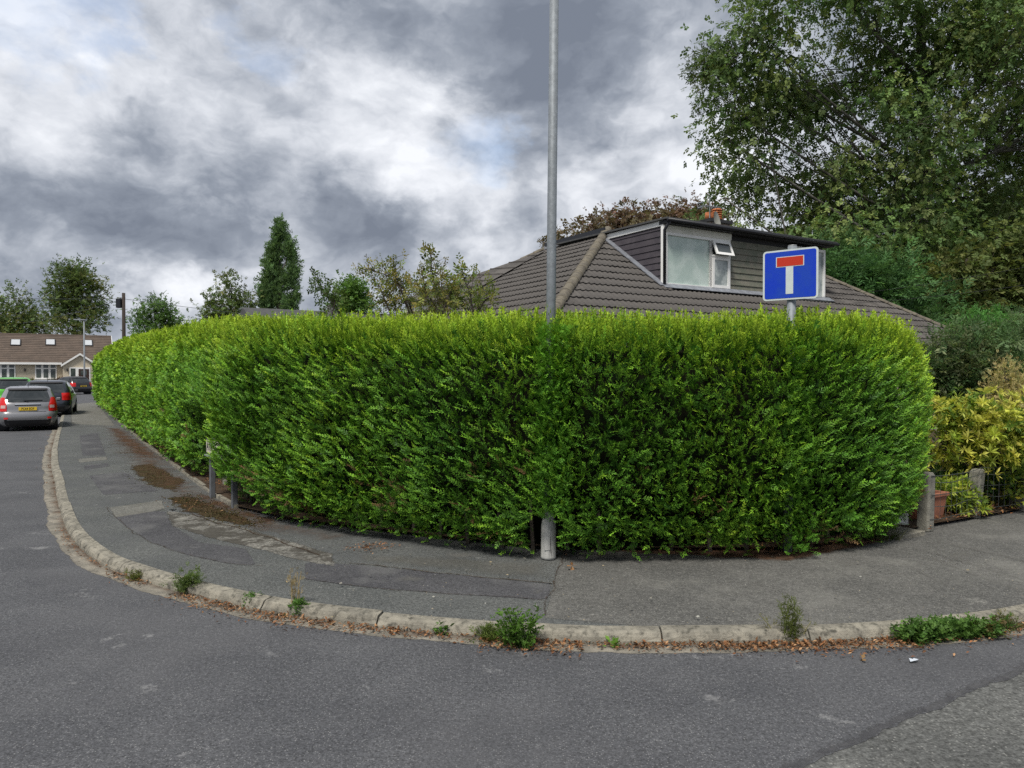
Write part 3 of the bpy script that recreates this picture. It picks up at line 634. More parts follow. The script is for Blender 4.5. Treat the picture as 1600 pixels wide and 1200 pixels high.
# long wisps standing above the clipped top
n = 420; sw = r1.uniform(0, S_END * .85, n) ; x, y = np.interp(sw, fs_, fp[:, 0]), np.interp(sw, fs_, fp[:, 1]); nx, ny = np.interp(sw, fs_, fn[:, 0]), np.interp(sw, fs_, fn[:, 1])
o = -r1.uniform(.2, .8, n); p = np.stack([x + nx * o, y + ny * o, hedge_h(y, x) - .03], 1)
hedge_objs.append(scatter('foliage_part', FR_NEAR[0], p, np.stack([r1.normal(0, .35, n), r1.normal(0, .35, n), np.ones(n)], 1), rand_dirs(n, r1), r1.uniform(.06, .13, n) * (1 + .8 * (r1.random(n) < .06)), np.tile(G_LIME, (n, 1)), m_hedge, None, np.tile(G_YEL, (n, 1))))
for (cx_, y0_, y1_, x_h, n, zb) in ((.325, 5.88, 6.12, .13, 2600, .46), (2.42, 6.10, 6.36, .11, 1500, .10)):      # growth closed round the lamp column and the sign post
    p = np.stack([r1.uniform(cx_ - x_h, cx_ + x_h, n), r1.uniform(y0_, y1_, n), r1.uniform(zb, 2.0, n)], 1); yy = np.clip(r1.normal(.4, .25, (n, 1)) + .5 * (p[:, 2:] > 1.6), 0, 1)
    hedge_objs.append(scatter('foliage_part', FR_SMALL[0], p, np.stack([r1.normal(0, .6, n), -r1.uniform(.3, .9, n), r1.normal(.45, .3, n)], 1), rand_dirs(n, r1) * .6 + V(0, -.4, .8), r1.uniform(.045, .085, n), G_DEEP * (1 - yy) + G_MID * yy, m_hedge, None, G_MID * (1 - yy) + G_LIME * yy))
fol = join_np('foliage', hedge_objs, hedge); tag(fol, kind='stuff')
# opaque near-black core added to block light; shade in the gaps is its colour
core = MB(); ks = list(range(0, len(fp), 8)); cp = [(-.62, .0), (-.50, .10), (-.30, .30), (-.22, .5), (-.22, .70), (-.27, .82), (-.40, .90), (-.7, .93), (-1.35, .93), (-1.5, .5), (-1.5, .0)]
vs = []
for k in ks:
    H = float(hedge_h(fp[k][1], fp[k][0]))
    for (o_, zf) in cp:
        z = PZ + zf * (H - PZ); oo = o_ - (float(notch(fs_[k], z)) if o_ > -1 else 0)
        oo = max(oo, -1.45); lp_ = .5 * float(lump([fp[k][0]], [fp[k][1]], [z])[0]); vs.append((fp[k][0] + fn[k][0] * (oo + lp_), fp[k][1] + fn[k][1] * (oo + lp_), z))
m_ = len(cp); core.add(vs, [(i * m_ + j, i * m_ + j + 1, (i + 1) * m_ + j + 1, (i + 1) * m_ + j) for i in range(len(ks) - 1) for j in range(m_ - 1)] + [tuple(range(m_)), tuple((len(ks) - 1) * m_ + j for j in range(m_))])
core.build('light_block_core', m_core, hedge)
# bare stems in the shade below the skirt
st = MB()
for k in range(0, len(fp), 9):
    if fp[k][1] > 16: continue
    b = fp[k] - fn[k] * random.uniform(.42, .6); MB().tube([(*b, PZ), (b[0] + random.uniform(-.06, .06), b[1] + random.uniform(-.06, .06), PZ + .5)], [.022, .015], 5).build('stem', m_bark, hedge)

# ------------------------------------------------------------------ street lamp column standing in the hedge
lx, ly = .306, 6.17
lamp = tag(empty('street_lamp', (lx, ly, PZ), 0), 'tall galvanised street lamp column rising out of the hedge with bare bottle-shaped base', 'street lamp')
lean = math.tan(R(.55))
def lz(z): return (lean * z, 0, z)
MB().tube([lz(0), lz(.02), lz(.27), lz(.31), lz(.345), lz(.40)], [.066, .064, .063, .058, .046, .0385], 20).build('base_compartment', m_galvbase, lamp, True)
MB().tube([lz(.40), lz(2.5), lz(6.0)], [.0400, .0395, .037], 16).build('column', m_galv, lamp, True)
MB().box((-.012, -.064, .16), (.05, .006, .16)).build('access_door', m_galvbase, lamp, bevel=.002)
MB().tube([lz(6.0), (.08, -.10, 6.08), (.12, -.45, 6.15)], [.03, .026, .024], 10).build('bracket_arm', m_galv, lamp, True)
MB().prism([(.03, -.42, 6.11), (.21, -.42, 6.11), (.19, -1.0, 6.17), (.05, -1.0, 6.17)], (0, 0, .07)).build('lantern', m_galv, lamp, bevel=.01)

# ------------------------------------------------------------------ no-through-road sign
sx, sy = 2.41, 6.42
sign = tag(empty('road_sign', (sx, sy, PZ), 0), 'square blue no through road sign with red-topped white T on grey post', 'road sign')
MB().tube([(0, 0, 0), (.03, 0, 2.66)], [.038, .038], 18).build('post', m_galv, sign, True)
MB().tube([(.03, 0, 2.66), (.03, 0, 2.668)], [.0385, .036], 18).build('post_cap', m_signback, sign, True)
yaw = R(40); e1 = V(math.cos(yaw), -math.sin(yaw), 0); nn = V(-math.sin(yaw), -math.cos(yaw), 0)
sc_ = V(.03, 0, 2.41) + nn * .052
def rrect(w, h, r, n=5):
    out = []
    for cx, cz, a0 in ((w / 2 - r, h / 2 - r, 0), (-w / 2 + r, h / 2 - r, 90), (-w / 2 + r, -h / 2 + r, 180), (w / 2 - r, -h / 2 + r, 270)):
        for k in range(n + 1): a = R(a0 + 90 * k / n); out.append((cx + r * math.cos(a), cz + r * math.sin(a)))
    return out
def plate_on(w, h, r, off, thick, cx=0, cz=0): return MB().prism([sc_ + e1 * (x + cx) + Z3 * (z + cz) + nn * off for x, z in rrect(w, h, r)], nn * thick)
SW, SH = .475, .435
plate = plate_on(SW, SH, .03, 0, .004).build('plate', m_signw, sign)
plate_on(SW - .034, SH - .030, .018, .0045, .0015).build('blue_field', m_blue, plate)
bw, bh, bz = .225, .078, SH / 2 - .105
plate_on(bw + .016, bh + .012, .002, .0065, .001, .0, bz).build('bar_border', m_signw, plate)
plate_on(bw, bh, .001, .008, .001, .0, bz).build('red_bar', m_red, plate)
plate_on(.064, .235, .001, .0065, .001, -.003, bz - bh / 2 - .006 - .1175).build('white_stem', m_signw, plate)
for dz in (.12, -.12):
    MB().box(sc_ - nn * .012 + Z3 * dz, (SW * .8, .022, .03), [e1, nn, Z3]).build('channel', m_signback, sign)
    MB().tube([V(.03, 0, 2.41 + dz - .012), V(.03, 0, 2.41 + dz + .012)], .041, 16).build('clip', m_signback, sign)

# ------------------------------------------------------------------ text helper
def text_mesh(name, s, size, mat, parent, origin, ex, ez, depth=.001, align='CENTER', sx=1.0):
    cu = bpy.data.curves.new('lettering', 'FONT'); cu.body = s; cu.size = size; cu.align_x = align; cu.align_y = 'CENTER'; cu.extrude = depth; cu.offset = size * .015
    to = bpy.data.objects.new('lettering', cu); C.objects.link(to); bpy.context.view_layer.update()
    me = bpy.data.meshes.new_from_object(to.evaluated_get(bpy.context.evaluated_depsgraph_get())); bpy.data.objects.remove(to); bpy.data.curves.remove(cu)
    ex, ez = Vector(ex), Vector(ez); mt = Matrix((ex * sx, ez, ex.cross(ez))).transposed().to_4x4(); mt.translation = Vector(origin)
    me.transform(mt); me.materials.clear(); me.materials.append(mat); o = bpy.data.objects.new(name, me); C.objects.link(o); o.parent = parent; return o

# ------------------------------------------------------------------ street nameplate low in the hedge hollow
p1, p2 = np.array([-3.76, 9.22]), np.array([-3.22, 8.52])
td = (p2 - p1) / np.linalg.norm(p2 - p1); tn = np.array([td[1], -td[0]])
if tn @ p1 > 0: tn = -tn
m_legs = M('painted_leg', (.13, .14, .155), .6, (.10, .105, .115), 12)
namep = tag(empty('street_nameplate', (p1[0], p1[1], PZ)), 'low street nameplate on two grey legs half swallowed by the hedge', 'street sign')
def nl(a, o, z): q = td * a + tn * o; return (q[0], q[1], z)
for a in (.0, np.linalg.norm(p2 - p1)):
    MB().box(nl(a, 0, .36), (.06, .06, .76), [(*td, 0), (*tn, 0), (0, 0, 1)]).build('leg', m_legs, namep, bevel=.004)
pl = MB().box(nl(.42, .045, .65), (.98, .02, .20), [(*td, 0), (*tn, 0), (0, 0, 1)]).build('board', m_dark, namep, bevel=.003)
MB().box(nl(.42, .057, .65), (.93, .004, .155), [(*td, 0), (*tn, 0), (0, 0, 1)]).build('face', m_namew, pl)
text_mesh('lettering', 'AYM', .15, m_black, pl, nl(-.02, .0605, .65), (*td, 0), (0, 0, 1), .0008, 'LEFT', .8)
MB().box(nl(.42, .05, .535), (1.0, .05, .02), [(*td, 0), (*tn, 0), (0, 0, 1)]).build('rail', m_galv, pl)

# ------------------------------------------------------------------ the house with the dormer, behind the hedge
HO = V(3.5, 17.0, 0)                       # front left foot of the dormer; t runs back, s runs along the front
def hp(t, s, z): return HO + U3 * t + V3 * s + Z3 * z
PF = .667; ZF0 = 3.67                      # front slope: z = ZF0 + PF * t
T_E, S_L, S_R, T_T, S_T0, S_T1, Z_T = -1.95, -4.72, 10.6, 2.37, .18, 6.72, ZF0 + PF * 2.37
T_B0, T_B1 = 5.0, 9.3; Z_E = ZF0 + PF * T_E
house = tag(empty('dormer_house'), 'brown tiled hipped-roof bungalow with wide flat-topped dormer behind the hedge', 'house')
FL, FR, BL, BR = hp(T_E, S_L, Z_E), hp(T_E, S_R, Z_E), hp(T_B1, S_L, Z_E), hp(T_B1, S_R, Z_E)
TL, TR, TBL, TBR = hp(T_T, S_T0, Z_T), hp(T_T, S_T1, Z_T), hp(T_B0, S_T0, Z_T), hp(T_B0, S_T1, Z_T)
mb = MB()
inset = .35
w = [hp(T_E + inset, S_L + inset, 0), hp(T_E + inset, S_R - inset, 0), hp(T_B1 - inset, S_R - inset, 0), hp(T_B1 - inset, S_L + inset, 0)]
for k in range(4):
    a, b = w[k], w[(k + 1) % 4]; d = (b - a) / np.linalg.norm(b - a); mb.box((a + b) / 2 + Z3 * (Z_E / 2), (np.linalg.norm(b - a), .25, Z_E), [d, np.cross(Z3, d), Z3])
mb.build('wall', m_render, house)
dn = V(0, 0, -.05)
roof = MB().add([q + dn for q in (FL, FR, BR, BL, TL, TR, TBR, TBL)], [(0, 1, 5, 4), (3, 0, 4, 7), (2, 3, 7, 6), (1, 2, 6, 5), (4, 5, 6, 7), (0, 3, 2, 1)]).build('roof', m_felt, house)
TW, TE, TTH = .30, .345, .028
def tile_verts():
    xs = np.linspace(0, 1, 13); vs = []
    for y, lift in ((0, .034), (1.14, 0)):
        for x in xs:
            ph = (x * 2) % 1.0 if x < 1 else 1.0
            wv_ = .020 * (math.sin(math.pi * min(max((ph - .42) / .58, 0), 1))) ** .8
            vs.append((x * TW, y * TE, lift + wv_))
    return vs, [(k, k + 1, 13 + k + 1, 13 + k) for k in range(12)]
tv, tf = tile_verts(); nb = len(tv)
tv2 = tv + [(x, y, z - TTH) for x, y, z in tv[:13]]; tf2 = tf + [(k, 2 * 13 + k, 2 * 13 + k + 1, k + 1) for k in range(12)]
tile_me = bpy.data.meshes.new('roof_tile'); tile_me.from_pydata(tv2, [], tf2); tile_me.materials.append(m_tile); tile_me.update()
def slope(P0, P1, P2, P3, maxn):
    """tile a roof slope P0-P1 (eave, left to right seen from outside) to P3-P2 (top)"""
    ex = (P1 - P0); Lx = np.linalg.norm(ex); ex = ex / Lx; nrm = np.cross(ex, P3 - P0); nrm /= np.linalg.norm(nrm); ey = np.cross(nrm, ex)
    loc = lambda P: np.array([np.dot(P - P0, ex), np.dot(P - P0, ey)])
    q = [loc(P) for P in (P0, P1, P2, P3)]; Hy = max(q[2][1], q[3][1]); res = []
    def inside(x, y, m=0):
        xl = np.interp(y, [0, q[3][1]], [q[0][0], q[3][0]]); xr = np.interp(y, [0, q[2][1]], [q[1][0], q[2][0]]); return xl - m <= x <= xr + m
    rows = int(Hy / TE)
    for j in range(rows + 1):
        y0 = j * TE
        for i in range(-2, int(Lx / TW) + 3):
            x0 = i * TW + (TW / 2 if False else 0)
            cs = [inside(x0 + a * TW, min(y0 + b * TE, Hy)) for a in (0, 1) for b in (0, 1)]
            if y0 + TE > Hy + .2: continue
            if any(cs): res.append((x0, y0, all(cs)))
    return P0, ex, ey, nrm, q, Hy, res
tiles, cutv, cutf = [], [], []
def blocked(pt):     # under the dormer
    d = pt - HO; t, s = d @ U3, d @ V3; return t > -.02 and -.02 < s < 6.02 and t < 7
for (P0, P1, P2, P3) in ((FL, FR, TR, TL), (BL, FL, TL, TBL)):
    P0_, ex, ey, nr_, q, Hy, res = slope(P0, P1, P2, P3, 0)
    for (x0, y0, full) in res:
        ctr = P0_ + ex * (x0 + TW / 2) + ey * (y0 + TE / 2)
        front = abs(nr_ @ U3) > abs(nr_ @ V3)
        if front and blocked(P0_ + ex * (x0 + TW / 2) + ey * (y0 + TE)): 
            continue
        jx, jz = random.uniform(-.003, .003), random.uniform(-.003, .004)
        org = P0_ + ex * (x0 + jx) + ey * y0 + nr_ * jz
        if full:
            vis = CAM_Z + (ctr[2] - CAM_Z) ; elev = (ctr[2] - CAM_Z) / ctr[1] * FOC
            tiles.append((elev < 88, np.linalg.norm(ctr - V(0, 0, CAM_Z)), org, ex, ey, nr_))
        else:
            bm = bmesh.new(); vv = [bm.verts.new(c) for c in tv2]
            for f in tf2: bm.faces.new([vv[k] for k in f])
            for (A, B) in (((q[0]), (q[3])), ((q[2]), (q[1]))):
                e = B - A; n2 = np.array([e[1], -e[0]]); n2 /= np.linalg.norm(n2)
                g = list(bm.verts) + list(bm.edges) + list(bm.faces)
                bmesh.ops.bisect_plane(bm, geom=g, plane_co=(A[0] - x0, A[1] - y0, 0), plane_no=(-n2[0], -n2[1], 0), clear_outer=True)
            b0 = len(cutv); bm.verts.index_update()
            for v_ in bm.verts: cutv.append(tuple(org + ex * v_.co.x + ey * v_.co.y + nr_ * v_.co.z))
            for f in bm.faces: cutf.append(tuple(b0 + v_.index for v_ in f.verts))
            bm.free()
tiles.sort(key=lambda a: (a[0], a[1]))
for (hid, dist, org, ex, ey, nr_) in tiles[:300]:
    o = bpy.data.objects.new('roof_tile', tile_me); C.objects.link(o); o.parent = roof
    mt = Matrix((Vector(ex), Vector(ey), Vector(nr_))).transposed().to_4x4(); mt.translation = Vector(org); o.matrix_world = mt
mb = MB(); mb.v = cutv; mb.f = cutf
for (hid, dist, org, ex, ey, nr_) in tiles[300:]: mb.add([org + ex * a + ey * b + nr_ * c for a, b, c in tv2], tf2)
tag(mb.build('cut_tiles', m_tile, roof, fix=False), kind='stuff')
# hip tiles: half-round, each overlapping the one below
def hips(A, B, rad=.125, ln=.42):
    L = np.linalg.norm(B - A); d = (B - A) / L; side = np.cross(d, Z3); side /= np.linalg.norm(side); up = np.cross(side, d); n = int(L / ln)
    for k in range(n + 1):
        if k * ln > L: break
        mb = MB(); vs = []
        for (y, r) in ((0, rad), (.05, rad * .97), (ln + .02, rad * .86)):
            for a in range(9):
                th = math.pi * a / 8; vs.append(A + d * (k * ln + y) + side * math.cos(th) * r + up * (math.sin(th) * r * .9 + .015))
        fs = [(i * 9 + j, i * 9 + j + 1, (i + 1) * 9 + j + 1, (i + 1) * 9 + j) for i in range(2) for j in range(8)] + [tuple(range(9))]
        mb.add(vs, fs); mb.build('hip_tile', m_hip, roof, True)
hips(FL, TL + (TL - FL) / np.linalg.norm(TL - FL) * .1); hips(FR, TR, .10); hips(BL, TBL, .10)
# flat top with black felt upstand
fl_ = MB().add([TL + Z3 * .02 - U3 * .25, TR + Z3 * .02 - U3 * .25, TBR + Z3 * .02, TBL + Z3 * .02], [(0, 1, 2, 3)]); fl_.build('flat_roof', m_felt, house)
MB().box((TL + TBL) / 2 + V3 * -.05 + Z3 * .10, (.05, np.linalg.norm(TBL - TL) + .1, .13), [V3, U3, Z3]).build('verge_fascia', m_black, house)
MB().box((TL + TBL) / 2 + V3 * -.07 + Z3 * -.0, (.10, np.linalg.norm(TBL - TL), .07), [V3, U3, Z3]).build('verge_flashing', m_lead, house)
# cat-slide over the rear part of the left slope
def on_left(t, s): return Z_T + (s - S_T0) * ((Z_T - Z_E) / (S_T0 - S_L))
a0, a1 = (4.6, -.1), (8.1, -3.05); c0 = (5.0, -2.75)
pA, pB, pC = hp(a0[0], a0[1], on_left(*a0) + .07), hp(a1[0], a1[1], on_left(*a1) + .52), hp(c0[0], c0[1], on_left(*c0) + .10)
cs_ = MB().add([pA, pB, pC, pB - Z3 * .10, pC - Z3 * .08], [(0, 1, 2), (1, 3, 4, 2)]); cs_.build('cat_slide', m_tile, house)
for k in range(1, 8):
    f = k / 8; q0, q1 = pB * (1 - f) + pA * f, pC * (1 - f) + pA * f
    MB().box((q0 + q1) / 2 + Z3 * .004, (np.linalg.norm(q1 - q0) * .97, .05, .03), [(q1 - q0) / np.linalg.norm(q1 - q0), np.cross(Z3, (q1 - q0) / np.linalg.norm(q1 - q0)), Z3]).build('tile_course', m_tile, house)
MB().add([pB - Z3 * .1 + V3 * .12, pC - Z3 * .08 + V3 * .12, pC - Z3 * .6 + V3 * .12, pB - Z3 * .8 + V3 * .12], [(0, 1, 2, 3)]).build('cat_slide_cheek', m_offwhite, house)
# dormer
DW, DZ0, DZ1 = 6.0, ZF0, 5.06
dm = empty('dormer', parent=house)
def dbox(t0, t1, s0, s1, z0, z1, name, mat, bevel=0):
    return MB().box((hp(t0, s0, z0) + hp(t1, s1, z1)) / 2, (t1 - t0, s1 - s0, z1 - z0), [U3, V3, Z3]).build(name, mat, dm, bevel=bevel)
mb = MB().prism([hp(.13, .06, DZ0 + .02), hp(2.15, .06, DZ1), hp(.13, .06, DZ1)], V3 * .05); mb.build('cheek_wall', m_dark, dm)
for k in range(9):                                             # slate courses on the cheek
    z0 = DZ0 + .10 + k * .15; z1 = z0 + .16; tmax = (z0 - ZF0) / PF
    if z1 > DZ1: z1 = DZ1 - .01
    if z1 - z0 < .03: continue
    MB().prism([hp(.05, -.012, z0), hp(tmax + .02, -.012, z0), hp(tmax + .2, .006, z1), hp(.05, .006, z1)], V3 * .03).build('cladding_board', m_slate, dm)
MB().prism([hp(.0, -.03, DZ1 - .01), hp(2.2, -.03, DZ1 - .01), hp(2.2, -.03, DZ1 + .11), hp(.0, -.03, DZ1 + .11)], V3 * .05).build('barge_board', m_white, dm)
q = [hp(-.10, -.06, ZF0 + PF * -.10 + .05), hp(2.15, -.06, ZF0 + PF * 2.15 + .05)]
d_ = (q[1] - q[0]); L_ = np.linalg.norm(d_); d_ /= L_
MB().box((q[0] + q[1]) / 2 + V3 * -.03, (L_, .18, .02), [d_, V3, np.cross(d_, V3)]).build('flashing', m_lead, dm)
MB().add([hp(-.22, -.10, DZ1 + .11), hp(-.22, DW + .15, DZ1 + .11), hp(4.2, DW + .15, DZ1 + .16), hp(4.2, -.10, DZ1 + .16), hp(-.22, -.10, DZ1 + .15), hp(-.22, DW + .15, DZ1 + .15), hp(4.2, DW + .15, DZ1 + .20), hp(4.2, -.10, DZ1 + .20)],
         [(0, 1, 2, 3), (4, 5, 6, 7), (0, 1, 5, 4), (1, 2, 6, 5), (3, 0, 4, 7), (2, 3, 7, 6)]).build('flat_roof', m_felt, dm)
dbox(-.16, .12, -.04, DW + .10, DZ1 + .02, DZ1 + .10, 'soffit', m_dark)
MB().tube([hp(-.24, -.10, DZ1 + .08), hp(-.24, DW + .15, DZ1 + .08)], .042, 10).build('gutter', m_black, dm, True)
MB().tube([hp(-.22, -.02, DZ1 + .06), hp(-.06, -.035, DZ1 - .12), hp(-.06, -.035, DZ0 + .02)], .036, 10).build('downpipe', m_black, dm, True)
dbox(-.03, .06, -.04, .0, DZ0 + .05, DZ1 - .02, 'corner_board', m_white)
dbox(.14, .20, 0, DW, DZ0 - .2, DZ1 + .02, 'front_wall', m_dark)
def window(s0, s1, z0, z1, lights, name):
    """lights: list of (s0,s1,z0,z1,back material)"""
    w_ = empty(name, parent=dm); fr = MB(); T0, T1 = -.01, .09; b = .07
    def bx(a0, a1, b0, b1, c0, c1, m): m.box((hp(a0, b0, c0) + hp(a1, b1, c1)) / 2, (a1 - a0, b1 - b0, c1 - c0), [U3, V3, Z3])
    bx(T0, T1, s0, s1, z0, z0 + b, fr); bx(T0, T1, s0, s1, z1 - b, z1, fr); bx(T0 + .002, T1 - .002, s0, s0 + b, z0 + b, z1 - b, fr); bx(T0 + .002, T1 - .002, s1 - b, s1, z0 + b, z1 - b, fr)
    for (a, c, e, g, bm_) in lights[1:]:
        if a > s0 + .1: bx(T0 + .004, T1 - .004, a - .09, a - .01, z0 + b, z1 - b, fr)
    fr.build('frame', m_white, w_)
    for (a, c, e, g, bm_) in lights:
        MB().add([hp(.03, a, e), hp(.03, c, e), hp(.03, c, g), hp(.03, a, g)], [(0, 1, 2, 3)]).build('pane', bm_, w_)
    return w_
dbox(-.02, .08, .0, 2.22, DZ1 - .14, DZ1 + .015, 'window_head', m_offwhite); dbox(-.028, -.021, .0, 2.22, DZ1 - .06, DZ1 + .01, 'window_head_trim', m_offwhite)
wa = window(.04, 2.20, DZ0 + .0, DZ1 - .14, [(.10, 1.50, DZ0 + .055, DZ1 - .20, m_gblind), (1.58, 2.15, DZ0 + .05, DZ0 + .78, m_gcurtain), (1.58, 2.15, DZ0 + .84, DZ1 - .20, m_gdark)], 'window')
# opening sash under and top-hung vent pushed open
def ring(s0, s1, z0, z1, b, T0, T1, parent, name, tilt=0):
    m = MB()
    zt = z1
    def P(t, s, z): return hp(t - tilt * (zt - z), s, z)
    for (a, c, e, g) in ((s0, s1, z0, z0 + b), (s0, s1, z1 - b, z1), (s0, s0 + b, z0 + b, z1 - b), (s1 - b, s1, z0 + b, z1 - b)):
        m.add([P(T0, a, e), P(T0, c, e), P(T0, c, g), P(T0, a, g), P(T1, a, e), P(T1, c, e), P(T1, c, g), P(T1, a, g)], [(0, 1, 2, 3), (4, 5, 6, 7), (0, 1, 5, 4), (1, 2, 6, 5), (2, 3, 7, 6), (3, 0, 4, 7)])
    o = m.build(name, m_white, parent); MB().add([P((T0 + T1) / 2, s0 + b, z0 + b), P((T0 + T1) / 2, s1 - b, z0 + b), P((T0 + T1) / 2, s1 - b, z1 - b), P((T0 + T1) / 2, s0 + b, z1 - b)], [(0, 1, 2, 3)]).build('vent_pane', m_gdark if tilt else m_gcurtain, o); return o
ring(1.56, 2.16, DZ0 + .05, DZ0 + .80, .07, -.03, .012, wa, 'casement_sash'); ring(1.56, 2.16, DZ0 + .84, DZ1 - .20, .06, -.035, .005, wa, 'vent_sash', .42)
MB().box(hp(.0, 1.86, DZ0 + .82), (.08, .62, .045), [U3, V3, Z3]).build('transom', m_white, wa)
for k in range(9):                                             # tile-hung panel between the windows
    z0 = DZ0 + .02 + k * .155
    if z0 + .15 > DZ1 + .02: break
    MB().prism([hp(.06, 2.22, z0), hp(.085, 2.22, z0 - .0), hp(.12, 2.22, z0 + .165), hp(.085, 2.22, z0 + .165)], V3 * (4.60 - 2.22)).build('cladding_board', m_hung, dm)
window(4.62, 5.92, DZ0 - .05, DZ1 - .06, [(4.68, 5.10, DZ0 + .02, DZ1 - .12, m_gcurtain), (5.20, 5.86, DZ0 + .02, DZ1 - .12, m_gcurtain)], 'window')
dbox(-.10, .02, 4.55, 6.15, DZ0 - .09, DZ0 - .055, 'window_sill', m_white)
MB().prism([hp(.13, DW - .06, DZ0 + .02), hp(2.15, DW - .06, DZ1), hp(.13, DW - .06, DZ1)], V3 * .05).build('cheek_wall', m_slate, dm)
MB().box(hp(-.09, 3.0, ZF0 + PF * -.09 + .05), (.20, 6.2, .015), [U3 * .832 + Z3 * .555, V3, np.cross(U3 * .832 + Z3 * .555, V3)]).build('apron_flashing', m_lead, dm)
# chimney with pots, aerial and dish
CH = world_at(1115, 360, 24.0); chx, chy = CH[0], CH[1]
ch = empty('chimney', parent=house); zc0, zc1 = 4.6, 6.55; cw, cd = .92, .55
MB().box((chx, chy, (zc0 + zc1) / 2), (cw - .03, cd - .03, zc1 - zc0), [V3, U3, Z3]).build('stack', m_mortar, ch)
br_me = MB().box((0, 0, 0), (.212, .10, .065)); bo = br_me.build('brick', m_brick, ch); first = True
for r_ in range(14):
    z = zc1 - .12 - .075 * r_
    for k in range(5):
        for (ax_, off, cnt, ln) in ((V3, -U3 * (cd / 2 - .045), 4, cw), (U3, -V3 * (cw / 2 - .045), 3, cd)):
            if k >= cnt + (r_ % 2): continue
            pos = -ln / 2 + .115 + k * .222 - (.11 if r_ % 2 else 0)
            if pos > ln / 2 - .06 or pos < -ln / 2 + .04: continue
            c = V(chx, chy, z) + ax_ * pos + off; o = bo if first else bpy.data.objects.new('brick', bo.data)
            if not first: C.objects.link(o); o.parent = ch
            first = False; o.location = c; o.rotation_euler = (0, 0, math.atan2(ax_[1], ax_[0]))
MB().box((chx, chy, zc1 + .0), (cw + .10, cd + .10, .10), [V3, U3, Z3]).build('coping', m_dark, ch)
MB().tube([V(chx, chy, zc1 + .04) - V3 * .22, V(chx, chy, zc1 + .30) - V3 * .22], [.15, .135], 14).build('chimney_pot', m_pot, ch, True)
po = MB()
for k in range(6): po.tube([V(chx, chy, zc1 + .04 + .07 * k) + V3 * .12, V(chx, chy, zc1 + .085 + .07 * k) + V3 * .12], [.17, .165], 14)
po.tube([V(chx, chy, zc1 + .04) + V3 * .12, V(chx, chy, zc1 + .46) + V3 * .12], [.13, .13], 14); po.build('louvred_pot', m_pot, ch, True)
ae = MB(); ab = V(chx, chy, zc1) - V3 * .42 - U3 * .2
ae.tube([ab - Z3 * .7, ab + Z3 * .75], .018, 6); ae.tube([ab + Z3 * .42 - V3 * .42, ab + Z3 * .46 + V3 * .5], .012, 5)
for k in range(9): ae.tube([ab + Z3 * (.42 + .004 * k) + V3 * (-.40 + .1 * k) - U3 * .13 , ab + Z3 * (.42 + .004 * k) + V3 * (-.40 + .1 * k) + U3 * .13], .007, 4)
for dz in (.35, .5): ae.tube([ab + Z3 * dz - V3 * .42 - U3 * .1, ab + Z3 * dz - V3 * .42 + U3 * .1], .03, 4)
tag(ae.build('television_aerial', m_galv), 'grey rooftop television aerial strapped to the chimney stack', 'aerial')
di = MB(); dc = V(*world_at(1117, 347, 22.9)); dnv = V(.8, -.6, .15); dnv /= np.linalg.norm(dnv); dsx = np.cross(dnv, Z3); dsx /= np.linalg.norm(dsx); dsz = np.cross(dsx, dnv)
vs = [dc]; fs = []
for rr in (1, 2, 3):
    for a in range(20): th = 2 * math.pi * a / 20; vs.append(dc + dsx * math.cos(th) * .27 * rr / 3 + dsz * math.sin(th) * .32 * rr / 3 + dnv * .06 * (rr / 3) ** 2)
fs += [(0, 1 + a, 1 + (a + 1) % 20) for a in range(20)] + [(1 + r_ * 20 + a, 1 + r_ * 20 + (a + 1) % 20, 1 + (r_ + 1) * 20 + (a + 1) % 20, 1 + (r_ + 1) * 20 + a) for r_ in range(2) for a in range(20)]
dish = tag(empty('satellite_dish'), 'oval grey satellite dish mounted beside the brick chimney', 'satellite dish')
di.add(vs, fs); di.build('reflector', M('dish_grey', (.40, .40, .37), .6, (.33, .32, .28), 6), dish, True)
MB().tube([dc - dnv * .02, dc - dnv * .25 - Z3 * .15, dc - dnv * .28 - Z3 * .9], .02, 6).build('bracket', m_dark, dish); MB().tube([dc - dsz * .3, dc + dnv * .3 - dsz * .25], .012, 5).build('arm', m_dark, dish)
# overhead service cables at the right
for k, (a, b) in enumerate([((1200, 470, 21), (1640, 410, 14)), ((1200, 478, 21), (1640, 440, 14))]):
    A, B = V(*world_at(*a)), V(*world_at(*b)); mb = MB(); mb.tube([A * (1 - f) + B * f - Z3 * .5 * f * (1 - f) for f in np.linspace(0, 1, 12)], .004, 4)
    tag(mb.build('overhead_cable', m_dark), ['upper thin overhead cable crossing in front of the big tree', 'lower thin overhead cable crossing in front of the big tree'][k], 'cable', 'service cables before the big tree')

# ------------------------------------------------------------------ far cream bungalow at the end of the side road
BO = V(-43.8, 72.0, 0.05)
def bp(a, b, z): return BO + V3 * a + U3 * b + Z3 * z
bun = tag(empty('cream_bungalow'), 'cream bungalow with brown tiled roof and three skylights at the road end', 'house')
def bbox(a0, a1, b0, b1, z0, z1, name, mat, parent=bun): return MB().box((bp(a0, b0, z0) + bp(a1, b1, z1)) / 2, (a1 - a0, b1 - b0, z1 - z0), [V3, U3, Z3]).build(name, mat, parent)
BA0, BA1, EZ, RZ = -19.0, 4.0, 2.80, 5.55
bbox(BA0, BA1, 0, 7.6, 0, EZ, 'wall', m_render)
MB().prism([bp(BA1, 0, EZ), bp(BA1, 7.6, EZ), bp(BA1, 3.8, RZ - .15)], -V3 * .2).build('gable_wall', m_render, bun)
m_tile2 = M('bungalow_tile', (.125, .095, .076), .85, (.095, .074, .06), 1.2, c3=(.16, .122, .098), s3=5, lo3=.55, hi3=.7)
rf = MB(); nr = 16
